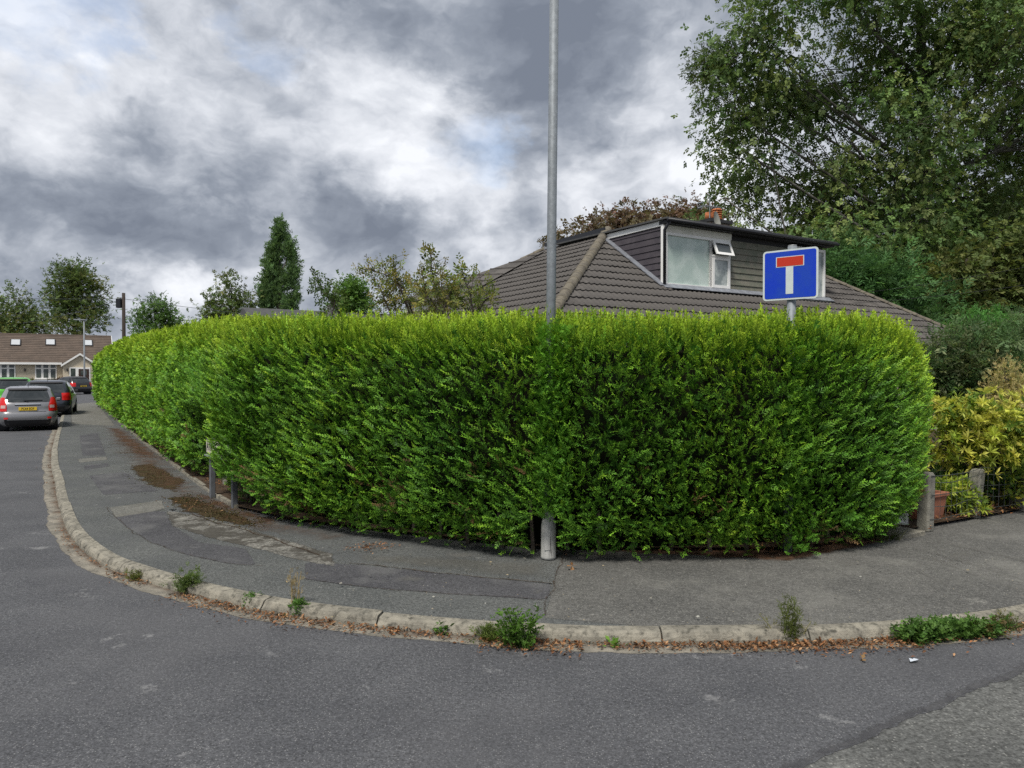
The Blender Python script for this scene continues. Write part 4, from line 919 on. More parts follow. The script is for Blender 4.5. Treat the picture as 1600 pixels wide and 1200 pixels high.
for k in range(nr):
    f0, f1 = k / nr, (k + 1) / nr; b0, b1 = -.45 + 4.25 * f0, -.45 + 4.25 * f1; z0, z1 = EZ - .12 + (RZ - EZ + .12) * f0, EZ - .12 + (RZ - EZ + .12) * f1
    rf.add([bp(BA0, b0, z0 + .05), bp(BA1 + .25, b0, z0 + .05), bp(BA1 + .25, b1, z1), bp(BA0, b1, z1), bp(BA0, b0, z0 - .02), bp(BA1 + .25, b0, z0 - .02)], [(0, 1, 2, 3), (4, 5, 1, 0)])
rf.add([bp(BA0, 3.8, RZ), bp(BA1 + .25, 3.8, RZ), bp(BA1 + .25, 8.1, EZ - .12), bp(BA0, 8.1, EZ - .12)], [(0, 1, 2, 3)])
brf = rf.build('roof', m_tile2, bun)
MB().tube([bp(BA0, 3.8, RZ), bp(BA1 + .25, 3.8, RZ)], .10, 8).build('ridge', m_tile2, brf)
MB().prism([bp(BA1 + .26, -.5, EZ - .22), bp(BA1 + .26, 3.8, RZ - .10), bp(BA1 + .26, 3.8, RZ + .08), bp(BA1 + .26, -.5, EZ - .02)], V3 * .04).build('barge_board', m_white, brf)
bbox(BA0, -.2, -.47, -.40, EZ - .28, EZ - .08, 'fascia', m_white); bbox(2.7, BA1 + .2, -.47, -.40, EZ - .28, EZ - .08, 'fascia', m_white)
for (x, y) in ((25, 536), (79, 536), (138, 537)):              # skylights lying in the slope
    # find the slope point on the sight line
    best = min(((abs((HOR - y) / FOC * p[1] + CAM_Z - p[2]) + abs((x - CX) / FOC * p[1] - p[0]), a, f) for a in np.arange(-9, 4, .06) for f in np.arange(.3, .8, .01) for p in [bp(a, -.45 + 4.25 * f, EZ - .12 + (RZ - EZ + .12) * f)]))
    a, f = best[1], best[2]; d_ = (bp(0, 3.8, RZ) - bp(0, -.45, EZ - .12)); d_ /= np.linalg.norm(d_); nn_ = np.cross(V3, d_)
    c = bp(a, -.45 + 4.25 * f, EZ - .12 + (RZ - EZ + .12) * f) + nn_ * .07
    sk = MB().box(c, (.86, 1.1, .10), [V3, d_, nn_]).build('skylight', m_dark, brf); MB().box(c + nn_ * .055, (.70, .94, .012), [V3, d_, nn_]).build('pane', glass_mat('skylight_glass', (.5, .52, .54), .08), sk)
def bwin(a0, a1, z0, z1, n, parent=bun, b=0.0):
    wn_ = empty('window', parent=parent); m = MB()
    m.box((bp(a0, b - .03, z0) + bp(a1, b - .03, z1)) / 2, (a1 - a0, .08, z1 - z0), [V3, U3, Z3]); m.build('frame', m_white, wn_); w1 = (a1 - a0) / n
    for k in range(n):
        for (zz0, zz1) in ((z0 + .10, z0 + (z1 - z0) * .66), (z0 + (z1 - z0) * .74, z1 - .08)):
            MB().box(bp(a0 + w1 * (k + .5), b - .075, (zz0 + zz1) / 2), (w1 - .20, .012, zz1 - zz0), [V3, U3, Z3]).build('pane', m_pane, wn_)
    MB().box(bp((a0 + a1) / 2, b - .09, z0 - .04), (a1 - a0 + .15, .16, .06), [V3, U3, Z3]).build('sill', m_white, wn_)
bwin(-2.40, -.62, 1.15, 2.58, 3); bwin(-6.3, -3.95, 1.15, 2.58, 4); bwin(-12, -9.5, 1.15, 2.58, 4)
# projecting porch with its gable
pa0, pa1, pb = -.12, 2.75, -1.3; apx = (pa0 + pa1) / 2
bbox(pa0, pa1, pb, .0, 0, 2.45, 'porch_wall', m_render)
MB().prism([bp(pa0, pb, 2.45), bp(pa1, pb, 2.45), bp(apx, pb, 3.45)], U3 * .15).build('porch_gable', m_render, bun)
for sg in (-1, 1):
    e = pa0 - .15 if sg < 0 else pa1 + .15
    MB().add([bp(e, pb - .2, 2.40), bp(apx, pb - .2, 3.58), bp(apx, 2.2, 3.58), bp(e, 2.2, 2.40)], [(0, 1, 2, 3)]).build('porch_roof', m_tile2, bun)
    MB().prism([bp(e, pb - .24, 2.30), bp(apx, pb - .24, 3.45), bp(apx, pb - .24, 3.64), bp(e, pb - .24, 2.50)], U3 * .05).build('porch_barge_board', m_white, bun)
dr = empty('front_door', parent=bun)
MB().box(bp(1.30, pb - .03, 1.15), (1.75, .08, 2.2), [V3, U3, Z3]).build('door_frame', m_white, dr)
MB().box(bp(1.62, pb - .08, 1.10), (.88, .05, 2.0), [V3, U3, Z3]).build('door_leaf', M('door_brown', (.05, .03, .025), .4), dr); MB().box(bp(.72, pb - .075, 1.25), (.40, .02, 1.8), [V3, U3, Z3]).build('side_light', m_pane, dr)
for k in range(4): MB().box(bp(1.46 + .32 * (k % 2), pb - .108, 1.72 - .62 * (k // 2)), (.2, .012, .45), [V3, U3, Z3]).build('door_panel', m_pane, dr)
for a, b in ((-3.2, -.05), (.25, pb - .05)):
    MB().box(bp(a, b - .06, 2.0), (.12, .12, .3), [V3, U3, Z3]).build('wall_lantern', m_dark, bun, bevel=.02)
bbox(BA0, BA1 + 6, -6.5, -.6, -.02, .04, 'forecourt', m_pavel)
rp = np.random.default_rng(5)
for k, (a, col, lab) in enumerate([(-2.75, [(.16, .17, .05), (.10, .13, .04)], 'dark tub of yellow-green plants under the bungalow window'), (-.95, [(.13, .12, .06), (.09, .10, .04)], 'brown tub of low plants at the window end nearer the porch'), (-.35, [(.20, .08, .09), (.10, .10, .05)], 'tub of reddish flowering plants at the corner of the bungalow porch')]):
    b = -.7 - (.5 if k == 2 else 0); t = tag(empty('planter', bp(a, b, 0.04)), lab, 'planter', 'tubs along the bungalow front')
    zt = .62 if k < 2 else .75
    MB().tube([(0, 0, 0), (0, 0, zt)], [.22, .30], 12).build('tub', m_dark if k == 0 else m_terra, t, True)
    n = 160; d = rand_dirs(n, rp); d[:, 2] = np.abs(d[:, 2]); pos = d * rp.uniform(.1, .42, (n, 1)) + V(0, 0, zt)
    tag(scatter('plant', L_BROAD[0], pos, d, rand_dirs(n, rp), rp.uniform(.15, .28, n), mixcols(n, col, rp), m_leaf, t), kind='stuff')

# ------------------------------------------------------------------ cars
def make_car(name, label, loc, rz, pm, L=4.1, Wd=1.69, H=1.52, detail=0, hatch=True, plate=None, wheel=.30, scale=1.0):
    car = tag(empty(name, loc, rz), label, 'car', 'cars parked along the side road')
    k_ = H / 1.52; hl = L / 2
    rear = [(.16, -hl + .22), (.26, -hl + .08), (.42, -hl), (.58, -hl + .01), (.64, -hl + .05), (.70, -hl + .08), (.88, -hl + .10), (1.0, -hl + .16), (1.12, -hl + .24), (1.26, -hl + .36), (1.38, -hl + .46), (1.45, -hl + .55), (1.50, -hl + .85), (1.52, -hl + 1.3)]
    front = [(.16, hl - .2), (.26, hl - .05), (.42, hl), (.6, hl - .03), (.72, hl - .14), (.84, hl - .45), (.94, hl - .95), (1.0, hl - 1.12), (1.12, hl - 1.35), (1.26, hl - 1.62), (1.38, hl - 1.9), (1.45, hl - 2.15), (1.50, hl - 2.5), (1.52, hl - 2.7)]
    half = [(.16, .44), (.26, .475), (.42, .495), (.6, .5), (.8, .5), (.92, .49), (1.0, .478), (1.12, .46), (1.26, .43), (1.38, .40), (1.45, .375), (1.50, .32), (1.52, .22)]
    yr = lambda z: float(np.interp(z / k_, *zip(*rear))); yf = lambda z: float(np.interp(z / k_, *zip(*front))); hw = lambda z: Wd * float(np.interp(z / k_, *zip(*half)))
    def corner(z): return min(.26, hw(z) * .45)
    def rear_y(x, z):
        c, w_ = corner(z), hw(z); ax = abs(x); y = yr(z) + .07 * (x / w_) ** 2
        if ax > w_ - c: y += c - math.sqrt(max(c * c - (min(ax, w_) - (w_ - c)) ** 2, 0))
        return y
    def outline(z):
        w_, c, pts = hw(z), corner(z), []
        xs = list(np.linspace(0, w_ - c, 5)) + [w_ - c + c * math.sin(R(a)) for a in (22, 45, 66, 90)]
        rr = [(x, rear_y(x, z)) for x in xs]; y0, y1 = rr[-1][1], yf(z); cf = min(.5, w_ * .6)
        fr = [(w_ - cf + cf * math.cos(R(a)), y1 - .12 - cf * .55 + cf * .55 * math.sin(R(a)) + .0) for a in (0, 25, 50, 75, 90)] + [(w_ * f * .5, y1 - .12 + .12 * (1 - f * f)) for f in (.55, .28, 0)]
        side = [(w_, y0 + (fr[0][1] - y0) * f) for f in (.2, .4, .6, .8)]
        right = rr + side + fr; return right + [(-x, y) for x, y in right[-2:0:-1]]
    zs = np.array([.16, .2, .26, .34, .42, .5, .58, .64, .70, .76, .82, .88, .94, 1.0, 1.06, 1.12, 1.19, 1.26, 1.32, 1.38, 1.42, 1.45, 1.48, 1.50, 1.512, 1.52]) * k_
    vs = []; 
    for z in zs: vs += [(x, y, z) for x, y in outline(z)]
    n = len(outline(.5)); fs = [(i * n + j, i * n + (j + 1) % n, (i + 1) * n + (j + 1) % n, (i + 1) * n + j) for i in range(len(zs) - 1) for j in range(n)] + [tuple(range(n))[::-1], tuple((len(zs) - 1) * n + j for j in range(n))]
    body = MB().add(vs, fs).build('body', pm, car, True)
    def rpatch(zlo, zhi, xl, xr, nm, mat, off=.008, par=car, nx=10, nz=6):     # xl,xr: functions of z
        m = MB(); m.grid(lambda a, b: (lambda z: (lambda x: (x * 1.004, rear_y(x, z) - off, z))(xl(z) + (xr(z) - xl(z)) * a))((zlo + (zhi - zlo) * b) * k_), nx, nz); return m.build(nm, mat, par, True)
    rpatch(.98, 1.40, lambda z: -hw(z) * .80, lambda z: hw(z) * .80, 'rear_window', m_carglass)
    rpatch(1.385, 1.44, lambda z: -hw(z) * .86, lambda z: hw(z) * .86, 'spoiler', m_dark, .05)
    for sg in (-1, 1):
        def xo(z): return sg * hw(z) * .999
        def xi(z, zz=None): return sg * hw(z) * (.70 if z < .86 * k_ else .70 + .16 * (z - .86 * k_) / (.30 * k_))
        tl = rpatch(.68, 1.14 if detail else .98, xi if detail else (lambda z: sg * hw(z) * .66), xo, 'tail_lamp', m_tail, .014, nx=8)
        if detail: rpatch(.78, .88, lambda z: sg * hw(z) * .74, lambda z: sg * hw(z) * .90, 'lamp_lens', m_tailw, .018, tl, 4, 2)
    rpatch(.17, .40, lambda z: -hw(z) * .80, lambda z: hw(z) * .80, 'lower_bumper', m_dark, .010)
    if detail:
        rpatch(.385, .405, lambda z: -hw(z) * .70, lambda z: hw(z) * .70, 'bumper_strip', m_chrome, .016, nz=1)
        rpatch(.655, .665, lambda z: -hw(z) * .62, lambda z: hw(z) * .62, 'tailgate_gap', m_black, .006, nz=1)
        rpatch(.90, .935, lambda z: -.36, lambda z: .36, 'handle_strip', m_chrome, .03, nz=2)
        rpatch(.865, .90, lambda z: -.37, lambda z: .37, 'handle_recess', m_black, .007, nz=1)
        MB().tube([(.0, rear_y(0, 1.0 * k_) - .03, 1.0 * k_), (-.12, rear_y(-.1, 1.02 * k_) - .03, 1.035 * k_), (.42, rear_y(.4, 1.05 * k_) - .03, 1.04 * k_)], .012, 6).build('rear_wiper', m_black, car)
        for sg in (-1, 1): rpatch(.42, .48, lambda z, s=sg: s * hw(z) * .66, lambda z, s=sg: s * hw(z) * .80, 'reflector', m_tail, .012, nx=3, nz=1)
    if plate:
        zp = (.76 if detail else .70) * k_; yp = min(rear_y(0, zp - .06), rear_y(0, zp + .06)) - .022
        pl_ = MB().box((0, yp, zp), (.52, .014, .115)).build('number_plate', m_plate, car, bevel=.003)
        text_mesh('lettering', plate, .105, m_black, pl_, (0, yp - .0085, zp), (1, 0, 0), (0, 0, 1), .0006, sx=.82)
    for sg in (-1, 1):                                         # side windows
        m = MB()
        for (ya, yb) in ((-hl + .72, -hl + 1.5), (-hl + 1.58, -hl + 2.45)):
            m.grid(lambda a, b: (lambda z: (sg * (hw(z) + .006), max(ya, yr(z) + .3) + (min(yb, yf(z) - .55 - .2) - max(ya, yr(z) + .3)) * a, z))((1.0 + .40 * b) * k_), 4, 4)
        m.build('side_window', m_carglass, car, True)
        MB().box((sg * (hw(1.0) + .09), hl - 1.45, 1.0 * k_), (.16, .09, .13)).build('door_mirror', pm if detail else m_dark, car, bevel=.03)
        for wy in (-hl + .72, hl - .80):
            xw = sg * (Wd / 2 - .11); wl_ = empty('wheel', parent=car)
            MB().tube([(sg * (Wd / 2 + .004), wy, wheel), (sg * (Wd / 2 - .3), wy, wheel)], wheel + .055, 24).build('wheel_arch', m_black, car)
            MB().tube([(sg * (Wd / 2 + .012), wy, wheel), (sg * (Wd / 2 + .002), wy, wheel), (sg * (Wd / 2 - .2), wy, wheel)], [wheel * .93, wheel, wheel], 24).build('tyre', m_tyre, wl_, True)
            rim = MB(); rim.tube([(sg * (Wd / 2 + .018), wy, wheel), (sg * (Wd / 2 - .02), wy, wheel)], [wheel * .62, wheel * .64], 20)
            rim.build('rim', m_rim, wl_)
    m = MB(); m.grid(lambda a, b: (lambda z: ((2 * a - 1) * hw(z) * .84, yf(z) - .02 * 0 + .012 - .0 * a - (.28 * (abs(2 * a - 1)) ** 2) * .4, z))((1.0 + .42 * b) * k_), 8, 6); m.build('windscreen', m_carglass, car, True)
    MB().tube([(0, -hl + .95, H - .01), (0, -hl + .75, H + .16)], .008, 5).build('aerial', m_black, car)
    car.scale = (scale, scale, scale); return car
RU = R(31.7)
def along(px, d): return ((px - CX) / FOC * d, d)
def car_at(px, d, L, rz, z=0.0):                 # rear bumper centre seen at picture column px, depth d
    x, y = along(px, d); return (x - math.sin(rz) * L / 2, y + math.cos(rz) * L / 2, z)
make_car('parked_car', 'grey hatchback with tall red tail lamps and yellow rear plate, nearest in the row', car_at(43, 20.9, 3.44, R(32)), R(32), paint('paint_grey', (.26, .26, .275), .45), 4.1, 1.70, 1.53, 1, plate='PC64 EOF', scale=.84)
make_car('parked_car', 'dark navy car parked with wheels by the pavement just ahead of the grey hatchback', car_at(70, 27.6, 4.0, R(27), .03), R(27), paint('paint_navy', (.03, .034, .05), .4), 4.3, 1.76, 1.50, 0, plate=None, scale=.92)
make_car('parked_car', 'bright green car mostly hidden behind the grey hatchback', car_at(20, 33, 3.9, R(33)), R(33), paint('paint_green', (.10, .46, .04), .2), 3.9, 1.66, 1.50, 0)
make_car('parked_car', 'black hatchback parked at the far end where the hedge hides its side', car_at(131, 59.5, 4.2, R(62)), R(62), paint('paint_black', (.018, .017, .021), .3), 4.2, 1.75, 1.46, 0, plate='MJ12 KXA')
make_car('parked_car', 'white car parked sideways on the bungalow forecourt at the picture edge', (-46.5, 63.5, .05), R(108), paint('paint_white', (.74, .75, .76), .0), 4.3, 1.75, 1.52, 0)

# ------------------------------------------------------------------ distant street furniture
def tele(name, x, ytop, d):
    X, Y, Z = world_at(x, ytop, d); t = tag(empty(name, (X, Y, 0)), 'dark wooden telegraph pole with a box near its top behind the hedge', 'telegraph pole')
    MB().tube([(0, 0, 0), (0, 0, Z)], [.12, .09], 12).build('pole', m_wood, t, True); MB().box((-.24, -.05, Z - .62), (.30, .26, .55)).build('junction_box', m_black, t, bevel=.03)
    MB().tube([(-.25, 0, Z - .3), (.1, 0, Z - .3)], .03, 6).build('bracket', m_dark, t)
    for k, (tx, ty, tz) in enumerate([(-12, 9, -.8), (-9, -16, -1.2), (14, 10, -1.0)]):
        MB().tube([(tx * f, ty * f, Z - .35 + tz * f - .6 * f * (1 - f)) for f in np.linspace(0, 1, 10)], .012, 4).build('wire', m_wire, t)
tele('telegraph_pole', 194, 458, 44)
X, Y, Z = world_at(132, 500, 62); t = tag(empty('street_lamp', (X, Y, 0)), 'slim pale street lamp with flat lantern before the cream bungalow', 'street lamp')
MB().tube([(0, 0, 0), (0, 0, 1.2), (0, 0, Z)], [.085, .075, .055], 10).build('column', m_galv, t, True); MB().prism([(-.85, -.1, Z - .02), (.12, -.1, Z - .06), (.12, .1, Z - .06), (-.85, .1, Z - .02)], (0, 0, .10)).build('lantern', m_galv, t, bevel=.02)
# roof and chimney of another house glimpsed over the hedge
ah = tag(empty('house_behind_hedge'), 'low house whose grey roof edge and chimney just show over the hedge', 'house')
X, Y, Z = world_at(503, 470, 40); ahz = 1.62 + (HOR - 486) / FOC * 42
MB().box((X + .5, 44, ahz / 2 - .6), (11, 6, ahz - 1.4), [V3, U3, Z3]).build('wall', m_render, ah)
MB().prism([V(X + .5, 44, ahz - 1.2) - U3 * 3.4 - V3 * 6, V(X + .5, 44, ahz - 1.2) + U3 * 3.4 - V3 * 6, V(X + .5, 44, ahz + .1) - V3 * 6], V3 * 12).build('roof', m_felt, ah)
MB().box((X, 42.6, Z - .55), (.6, .5, 1.1), [V3, U3, Z3]).build('chimney', M('grey_render', (.16, .16, .16), .9), ah, bevel=.02)

# ------------------------------------------------------------------ trees
def make_tree(name, label, d, lobes, trunk_px, n_clump, per, lsize, cols, tmpl=L_BROAD, seed=0, clump_r=.6, droop=0.0, bark=None, group=None, flat=.7, ydepth=.8, cat='tree', trunk_r=None, shell=.5, ground_z=0.0, updir=.35, yscale=None, leafmat=None):
    """lobes: (px, py, rx_px, ry_px[, depth offset m]) seen at depth d; foliage clumps fill them"""
    r = np.random.default_rng(seed); k = d / FOC
    L = np.array([(*world_at(l[0], l[1], d + (l[4] if len(l) > 4 else 0)), l[2] * k, l[3] * k) for l in lobes])
    bx, by = along(trunk_px, d); t = tag(empty(name, (bx, by, ground_z)), label, cat, group)
    org = V(bx, by, ground_z); w = L[:, 3] * L[:, 4] * L[:, 3] ** .4; li = r.choice(len(L), n_clump, p=w / w.sum())
    u = rand_dirs(n_clump, r) * (r.random((n_clump, 1)) ** shell)
    ctr = L[li, :3] + u * np.stack([L[li, 3], L[li, 3] * ydepth, L[li, 4]], 1)
    ctr[:, 2] = np.maximum(ctr[:, 2], ground_z + .15)
    top = ctr[:, 2].max() - ground_z; rad0 = trunk_r or top * .022
    br = MB(); tz = top * .86
    lean = (L[:, :2].mean(0) - org[:2]) * .5
    def axis(h): f = h / tz; return V(lean[0] * f * f, lean[1] * f * f, h)
    br.tube([axis(h) + V(.05 * math.sin(h * 1.3), .05 * math.cos(h), 0) for h in np.linspace(0, tz, 9)], [rad0 * (1 - .85 * f) + .01 for f in np.linspace(0, 1, 9)], 8)
    # main limbs to each lobe, then branches from limb to clump
    limb = {}
    for i in range(len(L)):
        c = L[i, :3] - org; h0 = np.clip(c[2] - max(np.hypot(c[0], c[1]) * .55, .1 * top), .12 * top, tz * .95); a = axis(h0); m = a * .5 + c * .5 + V(0, 0, -.05 * top * (1 - droop))
        pts = [a * (1 - f) ** 2 + 2 * m * f * (1 - f) + c * f * f for f in np.linspace(0, 1, 6)]; limb[i] = pts
        br.tube(pts, [rad0 * .22 * (1 - .8 * f) + .008 for f in np.linspace(0, 1, 6)], 6)
    for i in range(min(n_clump, 700)):
        pts = limb[li[i]]; c = ctr[i] - org; a = pts[int(r.integers(2, 6))]; m = (a + c) / 2 + V(0, 0, .06 * np.linalg.norm(c - a))
        br.tube([a, m, c], [rad0 * .07 + .005, rad0 * .045 + .004, .004], 4, False)
    br.build('trunk', bark or m_bark, t, True)
    n = n_clump * per; ci = np.repeat(np.arange(n_clump), per); off = r.normal(size=(n, 3)) * clump_r * V(1, 1, flat)
    if droop: off[:, 2] -= droop * r.random(n) * clump_r * 2.2
    pos = ctr[ci] - org + off
    ax = off / (np.linalg.norm(off, axis=1, keepdims=True) + 1e-6) * .7 + r.normal(0, .5, (n, 3)) + V(0, 0, updir - droop)
    nrm = V(0, 0, 1) + r.normal(0, .55, (n, 3))
    cc = mixcols(n_clump, np.array(cols) * 2.5, r, .16)[ci] * (1 + .20 * r.normal(size=(n, 1))); cc = np.clip(cc, .004, .8)
    sz = lsize * r.uniform(.6, 1.2, n); kk = r.integers(0, len(tmpl), n); objs = []
    for m_ in range(len(tmpl)):
        q = kk == m_
        if q.any(): objs.append(scatter('crown_part', tmpl[m_], pos[q], ax[q], nrm[q], sz[q], cc[q], leafmat or m_leaf))
    return tag(join_np('crown', objs, t), kind='stuff').parent
GB = [(.030, .052, .014), (.045, .068, .018), (.060, .070, .020), (.024, .040, .012)]
GO = [(.058, .080, .027), (.080, .084, .030), (.046, .072, .025), (.042, .064, .023)]
far = 'trees beyond the far bungalow'
make_tree('broadleaf_tree', 'rounded brown-green tree behind the bungalow roof at the picture edge', 104, [(28, 490, 34, 36), (-10, 495, 40, 40), (55, 505, 20, 22), (20, 520, 45, 25), (85, 510, 22, 22)], 20, 150, 20, .62, GO, seed=31, clump_r=.75, group=far)
make_tree('broadleaf_tree', 'tallest dark spreading tree standing behind the cream bungalow', 100, [(112, 432, 30, 26), (100, 470, 32, 30), (140, 465, 26, 30), (118, 505, 40, 28), (152, 495, 20, 24), (85, 462, 16, 16), (128, 445, 22, 24)], 116, 190, 20, .62, GO[:], seed=32, clump_r=.7, group=far)
make_tree('broadleaf_tree', 'small round green tree between the telegraph pole and the next tree', 92, [(243, 480, 20, 22), (225, 500, 22, 18), (262, 497, 22, 20), (243, 515, 38, 16)], 243, 105, 19, .52, [(.045, .085, .022), (.06, .10, .03), (.035, .065, .02)], seed=33, clump_r=.6, group=far)
make_tree('broadleaf_tree', 'open-crowned autumn-tinged tree just in front of the tall poplar', 88, [(362, 445, 20, 20), (345, 470, 22, 22), (378, 470, 22, 22), (360, 490, 42, 20), (395, 490, 14, 12), (335, 495, 20, 14)], 362, 120, 17, .52, GO + [(.06, .085, .025)], seed=34, clump_r=.55, group=far)
pop = [(a, b, c * .85, e) for a, b, c, e in [(439, 352, 5, 11), (435, 372, 9, 18), (430, 396, 12, 22), (424, 425, 15, 26), (419, 455, 14, 28), (416, 482, 12, 22), (448, 372, 7, 14), (453, 398, 10, 22), (457, 430, 10, 26), (460, 460, 9, 24), (453, 480, 12, 18), (432, 462, 10, 20), (441, 440, 9, 22)]]
make_tree('poplar_tree', 'tall narrow twin-topped poplar rising above the hedge', 90, pop, 436, 280, 26, .55, [(.054, .092, .036), (.070, .112, .046), (.044, .076, .031)], L_NARROW + L_BROAD, seed=35, clump_r=.27, flat=1.3, updir=1.2)
make_tree('broadleaf_tree', 'bushy green tree top glimpsed left of the garden saplings', 45, [(553, 452, 15, 16), (548, 475, 20, 18), (568, 478, 14, 16), (530, 480, 10, 12)], 553, 70, 22, .34, [(.05, .10, .022), (.07, .125, .03), (.04, .075, .02)], seed=36, clump_r=.34)
# thin garden saplings just over the hedge
def sapling(label, d, shoots, seed, cols, lsize=.058, dens=24):
    r = np.random.default_rng(seed); bx, by = along(np.mean([s[0][0] for s in shoots]), d); t = tag(empty('fruit_sapling', (bx, by, PZ)), label, 'tree', 'thin garden saplings over the hedge'); org = V(bx, by, PZ)
    br = MB(); P_, A_ = [], []
    for sh in shoots:
        dd = d + r.uniform(-.6, .6); pts = [V(*world_at(x, y, dd)) - org for x, y in sh]; pts = [V(pts[0][0] * .3, 0, .3)] + pts
        pp = np.array(pts); s = np.linspace(0, len(pp) - 1, 24); cur = np.stack([np.interp(s, range(len(pp)), pp[:, i]) for i in range(3)], 1)
        br.tube(list(cur), list(np.linspace(.018, .004, 24)), 5)
        m = int(dens * len(sh)); f = r.uniform(.18, 1, m) ** .8; q = np.stack([np.interp(f * 23, range(24), cur[:, i]) for i in range(3)], 1); off = r.normal(0, .13, (m, 3)) * (1.4 - f[:, None]); P_.append(q + off); A_.append(off + r.normal(0, .08, (m, 3)) + V(0, 0, .02))
        for a, b in list(zip(q, off))[::2]: br.tube([a, a + b * .5 + V(0, 0, .02), a + b], [.005, .004, .002], 3, False)
    br.build('trunk', m_bark, t, True); p = np.concatenate(P_); a = np.concatenate(A_); n = len(p)
    tag(scatter('crown', leaves(5, .5, .24, seed), p, a, rand_dirs(n, r), r.uniform(.7, 1.4, n) * lsize * 2, mixcols(n, cols, r, .25), m_leaf, t), kind='stuff')
YG = [(.18, .25, .06), (.27, .27, .07), (.13, .20, .05), (.31, .26, .08)]
sapling('thin leaning green sapling beside the grey chimney over the hedge', 12.5, [[(530, 490), (515, 465), (500, 450), (496, 430)], [(520, 490), (524, 470), (512, 458)]], 41, [(.06, .11, .03), (.09, .14, .035)])
sapling('yellowing sapling with one long branch arching towards the poplar', 11.8, [[(640, 490), (630, 455), (605, 430), (585, 424), (563, 420)], [(640, 490), (625, 450), (618, 425), (614, 405)], [(645, 490), (635, 462), (628, 440)], [(610, 490), (600, 465), (590, 445)], [(620, 490), (615, 470), (600, 460)]], 42, YG, dens=26)
sapling('tallest yellow-green sapling pointing highest above the hedge', 11.5, [[(690, 492), (680, 450), (675, 420), (672, 390)], [(690, 492), (665, 455), (660, 425)], [(695, 492), (690, 450), (688, 420)], [(680, 492), (670, 470), (652, 450)], [(690, 492), (700, 465), (712, 440)]], 43, YG, dens=32)
sapling('sparse sapling brushing the lower corner of the tiled roof', 11.9, [[(740, 492), (735, 460), (725, 435), (723, 425)], [(745, 492), (750, 460), (750, 430)], [(735, 492), (715, 470), (706, 452)], [(745, 492), (758, 468), (765, 452)]], 44, YG[:3], dens=24)
# copper tree behind the roof
make_tree('copper_tree', 'weeping copper-brown tree showing above the house ridge', 36, [(935, 352, 26, 16), (975, 347, 30, 18), (1015, 345, 30, 18), (1055, 343, 34, 20), (1095, 335, 30, 22), (1000, 370, 120, 22)], 1020, 200, 26, .36, [(.085, .055, .045), (.060, .048, .036), (.11, .065, .05), (.07, .062, .035)], seed=51, clump_r=.42, droop=.35)
make_tree('broadleaf_tree', 'small leafy sprig of a tree between lamp column and roof', 36, [(872, 372, 9, 9), (866, 382, 10, 8)], 870, 10, 16, .3, [(.06, .06, .03), (.08, .06, .04)], seed=52, clump_r=.25)
# the great tree at the right
BT = [(1180, 60, 75, 75), (1150, 175, 55, 60), (1215, 170, 90, 80), (1250, 290, 95, 75), (1170, 260, 60, 60), (1130, 310, 48, 36), (1130, 215, 40, 50), (1190, 120, 70, 60), (1330, 110, 120, 100), (1340, 250, 100, 80), (1300, 370, 80, 50), (1420, 200, 110, 90), (1480, 60, 130, 100), (1500, 300, 100, 80),
      (1590, 200, 120, 110), (1600, 60, 120, 100), (1420, 350, 95, 60), (1580, 350, 90, 70), (1700, 150, 150, 150), (1700, 330, 120, 90), (1260, -60, 120, 90), (1420, -100, 150, 120), (1620, -120, 180, 140), (1250, -180, 100, 70), (1500, -250, 180, 100)]
great = make_tree('beech_tree', 'huge drooping beech towering over the house roof', 29, [(*b, (i % 5 - 2) * 1.2) for i, b in enumerate(BT)], 1450, 1150, 42, .31, [(.048, .084, .028), (.064, .100, .030), (.084, .102, .034), (.080, .100, .040), (.046, .076, .028)], L_BROAD, seed=61, clump_r=.52, droop=.75, bark=m_barkg, shell=.42, ydepth=.7, trunk_r=.34)
make_tree('beech_tree', 'thin outlying beech branch reaching furthest over the house chimney', 28, [(1095, 95, 18, 22), (1110, 150, 14, 22), (1085, 110, 10, 22), (1125, 90, 20, 24), (1120, 120, 16, 16)], 1250, 34, 18, .36, [(.035, .055, .016), (.05, .062, .02)], L_NARROW, seed=62, clump_r=.26, droop=.5, bark=m_barkg, trunk_r=.05, ground_z=PZ)
make_tree('evergreen_tree', 'dark bushy evergreen beneath the beech just behind the roof slope', 25, [(1310, 425, 60, 32), (1375, 440, 60, 36), (1340, 475, 80, 34), (1410, 480, 60, 40), (1280, 455, 40, 26)], 1350, 190, 26, .42, [(.036, .080, .028), (.050, .102, .036), (.030, .062, .023)], L_NARROW, seed=63, clump_r=.42, droop=.2)
make_tree('hawthorn_tree', 'brown-tinged hanging tree under the beech at the dark hollow', 26.5, [(1480, 430, 55, 45), (1490, 480, 60, 30), (1450, 460, 40, 40), (1590, 400, 40, 60), (1580, 470, 40, 30)], 1500, 170, 26, .34, [(.055, .075, .024), (.072, .080, .027), (.040, .058, .019)], seed=64, clump_r=.42, droop=.4)
make_tree('evergreen_tree', 'near-black leafy screen added to darken the hollow behind the beech', 38, [(1300, 420, 110, 80), (1450, 400, 110, 100), (1600, 400, 110, 110), (1750, 400, 110, 110), (1380, 480, 120, 60), (1560, 490, 140, 60)], 1550, 260, 24, .85, [(.014, .026, .010), (.020, .034, .012)], seed=65, clump_r=.8)  # backdrop foliage added to stand in for the dark shade there

